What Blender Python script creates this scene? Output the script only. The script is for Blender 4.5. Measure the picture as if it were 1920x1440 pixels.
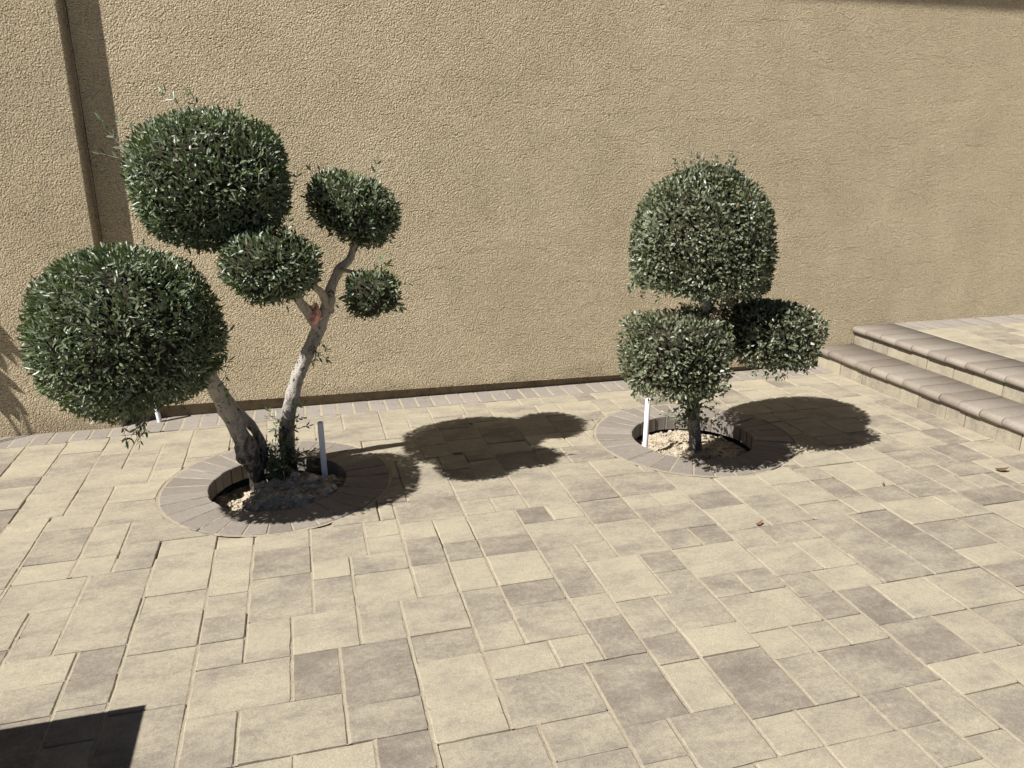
import bpy, bmesh, math, random
import numpy as np
from mathutils import Vector, Matrix, noise

for o in list(bpy.data.objects):
    bpy.data.objects.remove(o, do_unlink=True)
scene = bpy.context.scene
COL = scene.collection

# ------------------------------------------------------------------ camera
cam_d = bpy.data.cameras.new("camera")
cam = bpy.data.objects.new("camera", cam_d)
COL.objects.link(cam)
RGT = (0.96386916, -0.26636269, 0.00267482)
UPV = (0.07684508, 0.28766082, 0.95464448)
FWD = (0.25505112, 0.91994683, -0.29773606)
cam.matrix_world = Matrix(((RGT[0], UPV[0], -FWD[0], 0.0),
                           (RGT[1], UPV[1], -FWD[1], 0.0),
                           (RGT[2], UPV[2], -FWD[2], 1.65),
                           (0, 0, 0, 1)))
cam_d.sensor_fit = 'HORIZONTAL'
cam_d.sensor_width = 36.0
cam_d.lens = 36.0 * 1442.0 / 1920.0
cam_d.clip_start = 0.05
cam_d.clip_end = 500.0
scene.camera = cam

# ------------------------------------------------------------------ sky, sun, exposure
SUN_TRAVEL = Vector((0.84, 0.31, -1.0)).normalized()
world = bpy.data.worlds.new("World")
scene.world = world
world.use_nodes = True
wn = world.node_tree
sky = wn.nodes.new('ShaderNodeTexSky')
sky.sky_type = 'NISHITA'
sky.sun_disc = False
sky.sun_elevation = math.asin(-SUN_TRAVEL.z)
sky.sun_rotation = math.atan2(-SUN_TRAVEL.x, -SUN_TRAVEL.y)
bg = wn.nodes['Background']
bg.inputs['Strength'].default_value = 0.05
sky.altitude = 900.0
sky.air_density = 0.35
sky.dust_density = 0.2
wn.links.new(sky.outputs[0], bg.inputs['Color'])

sun_d = bpy.data.lights.new("sun", 'SUN')
sun_d.energy = 5.0
sun_d.angle = math.radians(0.53)
sun_d.color = (1.0, 0.972, 0.925)
sun = bpy.data.objects.new("sun", sun_d)
sun.rotation_euler = SUN_TRAVEL.to_track_quat('-Z', 'Y').to_euler()
sun.location = (-6, -3, 9)
COL.objects.link(sun)

scene.view_settings.view_transform = 'Standard'
scene.view_settings.look = 'None'
scene.view_settings.gamma = 1.0
scene.view_settings.use_curve_mapping = False
scene.view_settings.exposure = 0.70
scene.render.engine = 'CYCLES'
scene.cycles.max_bounces = 4
scene.cycles.diffuse_bounces = 2
scene.cycles.glossy_bounces = 1
scene.cycles.transmission_bounces = 2
scene.cycles.caustics_reflective = False
scene.cycles.caustics_refractive = False

rnd = random.Random(11)
rng = np.random.default_rng(7)


# ------------------------------------------------------------------ helpers
def link(o, parent=None):
    COL.objects.link(o)
    if parent is not None:
        o.parent = parent
        o.matrix_parent_inverse = Matrix.Identity(4)
    return o


def empty(name, loc=(0, 0, 0)):
    o = bpy.data.objects.new(name, None)
    o.location = loc
    o.empty_display_size = 0.1
    return link(o)


def tag(o, label=None, cat=None, group=None, kind=None):
    if label: o["label"] = label
    if cat: o["category"] = cat
    if group: o["group"] = group
    if kind: o["kind"] = kind
    return o


def mesh_obj(name, verts, faces, mats, parent=None, smooth=False, attr=None, fmat=None, origin=None):
    """mesh object; origin (world) shifts the verts so that the object's own origin sits there"""
    me = bpy.data.meshes.new(name)
    if origin is not None:
        verts = [(v[0] - origin[0], v[1] - origin[1], v[2] - origin[2]) for v in verts]
    me.from_pydata([tuple(v) for v in verts], [], faces)
    if not isinstance(mats, (list, tuple)): mats = [mats]
    for m in mats: me.materials.append(m)
    if fmat is not None: me.polygons.foreach_set('material_index', fmat)
    if smooth: me.polygons.foreach_set('use_smooth', [True] * len(me.polygons))
    if attr:
        for k, vals in attr.items():
            a = me.attributes.new(k, 'FLOAT', 'POINT')
            a.data.foreach_set('value', vals if hasattr(vals, '__len__') else [vals] * len(me.vertices))
    me.update()
    o = bpy.data.objects.new(name, me)
    if origin is not None:
        o.location = origin
        if parent is not None:
            o.location = Vector(origin) - parent.location
    elif parent is not None:
        o.location = -parent.location
    return link(o, parent)


class NT:
    """small node-tree builder"""
    def __init__(self, name):
        self.m = bpy.data.materials.new(name)
        self.m.use_nodes = True
        self.t = self.m.node_tree
        self.bsdf = self.t.nodes['Principled BSDF']
        self.out = self.t.nodes['Material Output']
        self.geo = self.n('ShaderNodeNewGeometry')

    def n(self, typ, **kw):
        nd = self.t.nodes.new(typ)
        for k, v in kw.items(): setattr(nd, k, v)
        return nd

    def l(self, a, b): self.t.links.new(a, b)

    def val(self, sock, v):
        if hasattr(v, 'is_linked') or isinstance(v, bpy.types.NodeSocket): self.l(v, sock)
        else: sock.default_value = v

    def mapping(self, vec, scale=(1, 1, 1), rot=(0, 0, 0)):
        mp = self.n('ShaderNodeMapping')
        self.l(vec, mp.inputs['Vector'])
        mp.inputs['Scale'].default_value = scale
        mp.inputs['Rotation'].default_value = rot
        return mp.outputs[0]

    def noise(self, vec, scale, detail=3.0, rough=0.55, dist=0.0):
        nd = self.n('ShaderNodeTexNoise')
        self.l(vec, nd.inputs['Vector'])
        nd.inputs['Scale'].default_value = scale
        nd.inputs['Detail'].default_value = detail
        nd.inputs['Roughness'].default_value = rough
        nd.inputs['Distortion'].default_value = dist
        return nd.outputs['Fac']

    def voro(self, vec, scale, feature='F1', rand=1.0):
        nd = self.n('ShaderNodeTexVoronoi', feature=feature)
        self.l(vec, nd.inputs['Vector'])
        nd.inputs['Scale'].default_value = scale
        nd.inputs['Randomness'].default_value = rand
        return nd.outputs['Distance']

    def math(self, op, a, b=0.0, c=0.0, clamp=False):
        nd = self.n('ShaderNodeMath', operation=op)
        nd.use_clamp = clamp
        self.val(nd.inputs[0], a); self.val(nd.inputs[1], b)
        if op in ('MULTIPLY_ADD',): self.val(nd.inputs[2], c)
        return nd.outputs[0]

    def rangemap(self, v, a, b, c, d, smooth=False):
        nd = self.n('ShaderNodeMapRange')
        if smooth: nd.interpolation_type = 'SMOOTHSTEP'
        self.val(nd.inputs[0], v)
        for i, x in enumerate((a, b, c, d)): nd.inputs[i + 1].default_value = x
        return nd.outputs[0]

    def ramp(self, fac, stops):
        nd = self.n('ShaderNodeValToRGB')
        self.val(nd.inputs[0], fac)
        el = nd.color_ramp.elements
        while len(el) < len(stops): el.new(0.5)
        for e, (p, c) in zip(el, stops):
            e.position = p; e.color = (*c, 1)
        return nd.outputs[0]

    def mix(self, fac, a, b, blend='MIX'):
        nd = self.n('ShaderNodeMix', data_type='RGBA', blend_type=blend)
        self.val(nd.inputs['Factor'], fac)
        for s, v in ((nd.inputs[6], a), (nd.inputs[7], b)):
            if isinstance(v, tuple): s.default_value = (*v, 1) if len(v) == 3 else v
            else: self.l(v, s)
        return nd.outputs[2]

    def attr(self, name):
        return self.n('ShaderNodeAttribute', attribute_name=name).outputs['Fac']

    def bump(self, height, strength, dist, normal=None):
        nd = self.n('ShaderNodeBump')
        nd.inputs['Strength'].default_value = strength
        nd.inputs['Distance'].default_value = dist
        self.l(height, nd.inputs['Height'])
        if normal is not None: self.l(normal, nd.inputs['Normal'])
        return nd.outputs[0]

    def finish(self, color, rough=0.85, normal=None, spec=0.3):
        if isinstance(color, tuple): self.bsdf.inputs['Base Color'].default_value = (*color, 1)
        else: self.l(color, self.bsdf.inputs['Base Color'])
        self.val(self.bsdf.inputs['Roughness'], rough)
        self.bsdf.inputs['Specular IOR Level'].default_value = spec
        if normal is not None: self.l(normal, self.bsdf.inputs['Normal'])
        return self.m


# ------------------------------------------------------------------ materials
def mat_paver(name, stops, cloud=0.55, speck=0.22):
    k = NT(name)
    pos = k.geo.outputs['Position']
    off = k.n('ShaderNodeCombineXYZ')
    k.l(k.math('MULTIPLY', k.attr('seed'), 37.0), off.inputs[2])
    add = k.n('ShaderNodeVectorMath', operation='ADD')
    k.l(pos, add.inputs[0]); k.l(off.outputs[0], add.inputs[1])
    p = add.outputs[0]
    c1 = k.noise(k.mapping(p, (4.0, 8.0, 4.0)), 1.0, 5.0, 0.72, 0.1)
    c2 = k.noise(p, 55.0, 3.0, 0.8)
    f1 = k.noise(p, 210.0, 3.0, 0.8)
    v = k.math('MULTIPLY_ADD', k.math('SUBTRACT', c1, 0.5), cloud * 2.6, k.math('MULTIPLY_ADD', k.attr('tone'), 0.72, 0.17))
    v = k.math('MULTIPLY_ADD', k.math('SUBTRACT', c2, 0.5), 0.85, v)
    v = k.math('MULTIPLY_ADD', k.math('SUBTRACT', f1, 0.5), 0.35, v)
    col = k.ramp(v, stops)
    br = k.math('MULTIPLY_ADD', k.math('SUBTRACT', f1, 0.5), speck * 6.5, 1.0)
    hsv = k.n('ShaderNodeHueSaturation')
    k.l(col, hsv.inputs['Color']); k.l(br, hsv.inputs['Value'])
    # white efflorescence flecks where the mottling peaks
    fl = k.math('MULTIPLY', k.rangemap(c2, 0.60, 0.74, 0, 1), k.rangemap(c1, 0.50, 0.62, 0, 0.30))
    col2 = k.mix(fl, hsv.outputs[0], (0.52, 0.485, 0.425))
    return k.finish(col2, 0.9, k.bump(f1, 0.6, 0.0022), 0.2)


M_PAVER = mat_paver("paver_concrete", [(0.0, (0.388, 0.342, 0.248)), (0.30, (0.345, 0.304, 0.226)),
                                       (0.50, (0.296, 0.260, 0.200)), (0.72, (0.230, 0.199, 0.158)),
                                       (1.0, (0.172, 0.146, 0.116))], 0.62)
M_BRICK = mat_paver("border_brick_concrete", [(0.0, (0.312, 0.280, 0.245)), (0.5, (0.236, 0.208, 0.178)),
                                              (1.0, (0.175, 0.152, 0.130))], 0.25, 0.18)
M_COPING = mat_paver("coping_concrete", [(0.0, (0.300, 0.262, 0.220)), (0.5, (0.240, 0.206, 0.170)),
                                         (1.0, (0.185, 0.155, 0.125))], 0.30, 0.20)


def mat_sand():
    k = NT("joint_sand")
    p = k.geo.outputs['Position']
    n1 = k.noise(p, 9.0, 3.0); n2 = k.noise(p, 420.0, 3.0, 0.7)
    col = k.ramp(n1, [(0.3, (0.36, 0.31, 0.225)), (0.7, (0.45, 0.395, 0.30))])
    col = k.mix(k.rangemap(n2, 0.3, 0.7, 0.35, 0.0), col, (0.22, 0.17, 0.11))
    h = k.math('ADD', n2, k.math('MULTIPLY', k.noise(p, 90.0, 3.0), 1.5))
    return k.finish(col, 0.95, k.bump(h, 0.8, 0.004), 0.1)


M_SAND = mat_sand()


def mat_stucco():
    k = NT("tan_stucco")
    p = k.geo.outputs['Position']
    g1 = k.noise(p, 92.0, 3.0, 0.65, 0.1)
    v1 = k.voro(p, 108.0)
    amp = k.rangemap(k.noise(p, 3.2, 2.0, 0.6), 0.35, 0.65, 0.85, 1.10)
    h = k.math('MULTIPLY', k.math('ADD', k.math('MULTIPLY', g1, 1.25), k.math('MULTIPLY', v1, -0.55)), amp)
    fine = k.bump(h, 1.0, 0.021)
    # trowel lumps, hollows and long smears
    l1 = k.noise(k.mapping(p, (0.8, 1.0, 1.9), (0, 0.65, 0)), 4.6, 4.0, 0.52, 0.7)
    nb = k.bump(l1, 0.62, 0.045, fine)
    tone = k.math('ADD', k.math('MULTIPLY', k.noise(p, 1.7, 3.0, 0.6), 0.65), k.math('MULTIPLY', k.noise(k.mapping(p, (7.0, 1.0, 0.9)), 1.0, 3.0, 0.6), 0.35))
    col = k.ramp(tone, [(0.25, (0.60, 0.490, 0.320)), (0.55, (0.67, 0.553, 0.368)), (0.8, (0.715, 0.600, 0.410))])
    # dirt splash near the paving
    sep = k.n('ShaderNodeSeparateXYZ'); k.l(p, sep.inputs[0])
    zz = k.math('ADD', sep.outputs[2], k.math('MULTIPLY', k.math('SUBTRACT', k.noise(p, 5.0, 4.0), 0.5), 0.30))
    col = k.mix(k.rangemap(zz, 0.0, 0.16, 0.45, 0.0, True), col, (0.25, 0.19, 0.115))
    grit = k.rangemap(k.noise(p, 150.0, 1.0), 0.32, 0.68, 0.76, 1.20)
    hsv = k.n('ShaderNodeHueSaturation'); k.l(col, hsv.inputs['Color']); k.l(grit, hsv.inputs['Value'])
    return k.finish(hsv.outputs[0], 0.93, nb, 0.15)


M_STUCCO = mat_stucco()


def mat_simple(name, c0, c1, scale, rough=0.9, bstr=0.5, bdist=0.004, bscale=None, spec=0.2, detail=4.0):
    k = NT(name)
    p = k.geo.outputs['Position']
    n1 = k.noise(p, scale, detail, 0.62)
    col = k.ramp(n1, [(0.3, c0), (0.7, c1)])
    h = k.noise(p, bscale or scale * 4, 4.0, 0.6)
    return k.finish(col, rough, k.bump(h, bstr, bdist), spec)


M_FOOT = mat_simple("foundation_concrete", (0.17, 0.125, 0.07), (0.30, 0.235, 0.15), 14.0, 0.95, 0.8, 0.012, 45)
M_SOIL = mat_simple("dry_soil", (0.36, 0.30, 0.21), (0.52, 0.45, 0.345), 26.0, 0.97, 0.9, 0.012, 90)
M_CLOD = mat_simple("soil_clods", (0.42, 0.355, 0.265), (0.60, 0.53, 0.425), 18.0, 0.97, 0.9, 0.006, 130)
M_DIRT = mat_simple("bare_ground", (0.24, 0.19, 0.13), (0.34, 0.28, 0.20), 3.0, 0.97, 0.6, 0.02, 30)
M_PIPE = mat_simple("white_pvc", (0.74, 0.74, 0.75), (0.80, 0.80, 0.80), 9.0, 0.42, 0.1, 0.001, 60, 0.45)
M_PIPE_IN = mat_simple("pipe_bore", (0.10, 0.09, 0.08), (0.18, 0.17, 0.15), 40.0)
M_RAG = mat_simple("salmon_cloth", (0.78, 0.38, 0.31), (0.90, 0.52, 0.44), 30.0, 0.75, 0.6, 0.006, 120)
M_DRYLEAF = mat_simple("dry_brown_leaf", (0.10, 0.055, 0.03), (0.22, 0.13, 0.075), 60.0, 0.7, 0.6, 0.002, 300)
M_REDLEAF = mat_simple("dry_red_leaf", (0.13, 0.055, 0.03), (0.22, 0.11, 0.06), 60.0, 0.7, 0.6, 0.002, 300)
M_LITTER = mat_simple("leaf_litter", (0.13, 0.085, 0.05), (0.34, 0.27, 0.17), 55.0, 0.8, 0.3, 0.002, 200)
M_CRACK = mat_simple("crack_shadow_gap", (0.045, 0.035, 0.025), (0.10, 0.08, 0.055), 60.0)
M_WOOD = mat_simple("eave_paint", (0.36, 0.29, 0.20), (0.42, 0.34, 0.24), 12.0, 0.7)
M_PALM = mat_simple("palm_green", (0.05, 0.09, 0.03), (0.09, 0.14, 0.05), 20.0, 0.5, 0.2, 0.002, 200, 0.4)


def mat_bark(name, dark, pale, spots=True):
    k = NT(name)
    p = k.geo.outputs['Position']
    n1 = k.noise(k.mapping(p, (1, 1, 0.45)), 34.0, 5.0, 0.65, 0.8)
    n2 = k.noise(p, 160.0, 3.0, 0.6)
    v = k.math('ADD', k.math('MULTIPLY', n1, 0.75), k.math('MULTIPLY', n2, 0.25))
    v = k.math('ADD', v, k.math('MULTIPLY', k.math('SUBTRACT', k.attr('rough_shaded_bark'), 0.35), -0.26))  # darker towards the foot: rough bark, and stem shade put into the colour
    col = k.ramp(v, [(0.36, dark), (0.46, tuple(0.55 * a + 0.45 * b for a, b in zip(dark, pale))), (0.57, pale)])
    h = k.math('ADD', n1, k.math('MULTIPLY', n2, 0.5))
    if spots:
        sp = k.rangemap(k.voro(k.mapping(p, (1, 1, 0.7)), 34.0), 0.16, 0.24, 1, 0)
        sp = k.math('MULTIPLY', sp, k.rangemap(k.noise(p, 11.0, 1.0), 0.5, 0.56, 0, 1))
        col = k.mix(k.math('MULTIPLY', sp, 0.75), col, (0.06, 0.045, 0.035))
        h = k.math('SUBTRACT', h, sp)
    return k.finish(col, 0.9, k.bump(h, 1.0, 0.016), 0.2)


M_BARK = mat_bark("olive_bark", (0.070, 0.058, 0.048), (0.47, 0.430, 0.38))
M_BARK2 = mat_bark("clipped_tree_bark", (0.20, 0.18, 0.155), (0.58, 0.54, 0.48), False)
M_CROWN_CORE = mat_simple("dark_crown_core", (0.020, 0.018, 0.012), (0.055, 0.045, 0.030), 60.0, 0.9, 0.8, 0.01, 90)  # near-black solid filler, added inside the crowns to block light


def mat_leaf(name, top_a, top_b, young, under, rough):
    k = NT(name)
    t = k.attr('tint')
    col = k.ramp(t, [(0.0, top_a), (0.62, top_b), (0.93, young), (0.975, (0.17, 0.115, 0.06))])
    col = k.mix(k.geo.outputs['Backfacing'], col, under)
    k.l(col, k.bsdf.inputs['Base Color'])
    k.bsdf.inputs['Roughness'].default_value = rough
    k.bsdf.inputs['Specular IOR Level'].default_value = 0.62
    tr = k.n('ShaderNodeBsdfTranslucent')
    k.l(k.mix(0.5, col, (0.16, 0.24, 0.05)), tr.inputs['Color'])
    ms = k.n('ShaderNodeMixShader'); ms.inputs[0].default_value = 0.16
    k.l(k.bsdf.outputs[0], ms.inputs[1]); k.l(tr.outputs[0], ms.inputs[2])
    k.l(ms.outputs[0], k.out.inputs['Surface'])
    return k.m


M_OLIVE = mat_leaf("olive_leaf", (0.050, 0.072, 0.026), (0.125, 0.176, 0.066), (0.215, 0.275, 0.096), (0.150, 0.182, 0.104), 0.40)
M_CLIP = mat_leaf("clipped_tree_leaf", (0.045, 0.062, 0.028), (0.122, 0.152, 0.074), (0.205, 0.160, 0.082), (0.155, 0.172, 0.102), 0.40)


# ------------------------------------------------------------------ polygon pieces
def inset(poly, d):
    n = len(poly); out = []
    for i in range(n):
        p0, p1, p2 = Vector(poly[i - 1]), Vector(poly[i]), Vector(poly[(i + 1) % n])
        a = (p1 - p0); b = (p2 - p1)
        if a.length < 1e-7: a = b
        if b.length < 1e-7: b = a
        a.normalize(); b.normalize()
        n1 = Vector((-a.y, a.x)); n2 = Vector((-b.y, b.x))
        m = n1 + n2
        if m.length < 1e-4: m = n1
        m.normalize()
        c = max(0.45, m.dot(n1))
        q = p1 + m * (d / c)
        out.append((q.x, q.y))
    return out


def rough_outline(poly, r=0.004, step=0.055, jit=0.0009):
    """cut the corners a little and let the edges wander: cast concrete, not a CAD box"""
    n = len(poly); out = []
    for i in range(n):
        p0, p1, p2 = Vector(poly[i - 1]), Vector(poly[i]), Vector(poly[(i + 1) % n])
        a = (p0 - p1); b = (p2 - p1)
        if a.length > 3 * r and b.length > 3 * r and a.normalized().dot(b.normalized()) > -0.95:
            rr = r * rnd.uniform(0.6, 1.7)
            out.append(p1 + a.normalized() * rr)
            out.append(p1 + b.normalized() * rr)
        else:
            out.append(p1)
        m = int(b.length / step)
        for s in range(1, m):
            out.append(p1 + b * (s / m) + Vector((rnd.gauss(0, jit), rnd.gauss(0, jit))))
    return [(q.x, q.y) for q in out]


def slab(poly, z0, z1, ch, chz, tilt=(0, 0), centre=(0, 0)):
    """chamfered slab over an outline (counter-clockwise); returns verts, faces"""
    n = len(poly)
    ins = inset(poly, ch)
    zt = lambda x, y: z1 + tilt[0] * (x - centre[0]) + tilt[1] * (y - centre[1])
    v = [(x, y, z0) for x, y in poly] + [(x, y, zt(x, y) - chz) for x, y in poly] + [(x, y, zt(x, y)) for x, y in ins]
    f = []
    for i in range(n):
        j = (i + 1) % n
        f.append((i, j, n + j, n + i)); f.append((n + i, n + j, 2 * n + j, 2 * n + i))
    f.append(tuple(range(2 * n, 3 * n)))
    return v, f


def minus_disc(poly, cx, cy, r):
    """outline minus a disc -> list of outlines (dense walk along the edge, closed by the arc)"""
    pts = []
    n = len(poly)
    for i in range(n):
        a, b = Vector(poly[i]), Vector(poly[(i + 1) % n])
        m = max(1, int((b - a).length / 0.004))
        for s in range(m): pts.append(a + (b - a) * (s / m))
    c = Vector((cx, cy))
    outside = [(p - c).length >= r for p in pts]
    if all(outside): return [poly]
    if not any(outside): return []
    N = len(pts)
    st = next(i for i in range(N) if outside[i] and not outside[i - 1])
    runs = []; cur = []
    for s in range(N):
        i = (st + s) % N
        if outside[i]: cur.append(pts[i])
        elif cur: runs.append(cur); cur = []
    if cur: runs.append(cur)
    res = []
    for run in runs:
        a = run[0] - c; b = run[-1] - c
        ta, tb = math.atan2(a.y, a.x), math.atan2(b.y, b.x)
        d = (ta - tb + math.pi) % (2 * math.pi) - math.pi
        m = max(2, int(abs(d) * r / 0.02))
        # simplify the straight run
        simp = [run[0]]
        for i in range(1, len(run) - 1):
            u = (run[i] - simp[-1]); w = (run[i + 1] - run[i])
            if u.length > 1e-6 and w.length > 1e-6 and abs(u.normalized().cross(w.normalized())) > 0.02: simp.append(run[i])
        simp.append(run[-1])
        arc = [c + Vector((math.cos(tb + d * s / m), math.sin(tb + d * s / m))) * r for s in range(1, m)]
        P = [(q.x, q.y) for q in simp + arc]
        area = 0.5 * sum(P[i][0] * P[(i + 1) % len(P)][1] - P[(i + 1) % len(P)][0] * P[i][1] for i in range(len(P)))
        if area > 0.0012: res.append(P)
    return res


def box(verts, faces, x0, x1, y0, y1, z0, z1):
    b = len(verts)
    verts += [(x0, y0, z0), (x1, y0, z0), (x1, y1, z0), (x0, y1, z0), (x0, y0, z1), (x1, y0, z1), (x1, y1, z1), (x0, y1, z1)]
    faces += [(b, b + 3, b + 2, b + 1), (b + 4, b + 5, b + 6, b + 7), (b, b + 1, b + 5, b + 4), (b + 1, b + 2, b + 6, b + 5),
              (b + 2, b + 3, b + 7, b + 6), (b + 3, b, b + 4, b + 7)]


def bevel_mesh(o, w, seg=2):
    bm = bmesh.new(); bm.from_mesh(o.data)
    bmesh.ops.bevel(bm, geom=bm.edges[:], offset=w, segments=seg, affect='EDGES', profile=0.5)
    bm.to_mesh(o.data); bm.free()


# ------------------------------------------------------------------ the setting: ground, patio bed
RINGS = [(-0.185, 3.787, 0.560, 0.338), (2.170, 3.818, 0.572, 0.352)]
STEP_X1, STEP_X2 = 3.855, 4.165
TOP1, TOP2 = 0.157, 0.300
WALL_Y, PIL_Y = 4.955, 4.882
PIL_X = -1.105
BX = [-9, -1.75, -1.367, -1.14, -0.98, -0.7, 0.18, 0.81, 2.2, 9]
BY = [4.655, 4.655, 4.677, 4.70, 4.726, 4.738, 4.752, 4.760, 4.755, 4.75]
border_y = lambda x: float(np.interp(x, BX, BY))

g = mesh_obj('ground', [(-60, -60, -0.35), (60, -60, -0.35), (60, 60, -0.35), (-60, 60, -0.35)], [(0, 1, 2, 3)], M_DIRT)
tag(g, 'bare dry earth beneath the paving', kind='structure')


def sheet_with_holes(name, x0, x1, y0, y1, z, holes, mat):
    bm = bmesh.new()
    def loop(pts):
        vs = [bm.verts.new((x, y, z)) for x, y in pts]
        for i in range(len(vs)): bm.edges.new((vs[i], vs[(i + 1) % len(vs)]))
    loop([(x0, y0), (x1, y0), (x1, y1), (x0, y1)])
    for cx, cy, r in holes:
        loop([(cx + r * math.cos(t * math.pi / 32), cy + r * math.sin(t * math.pi / 32)) for t in range(64)])
    bmesh.ops.triangle_fill(bm, edges=bm.edges[:], use_beauty=True)
    for f in bm.faces:
        if f.normal.z < 0: f.normal_flip()
    me = bpy.data.meshes.new(name); bm.to_mesh(me); bm.free()
    me.materials.append(mat)
    return link(bpy.data.objects.new(name, me))


patio = sheet_with_holes('patio', -7.0, 3.90, -6.0, 5.05, -0.009, [(a, b, d + 0.03) for a, b, c, d in RINGS], M_SAND)
tag(patio, 'patio paving of cream and grey concrete pavers bedded in pale sand', kind='structure')

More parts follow.
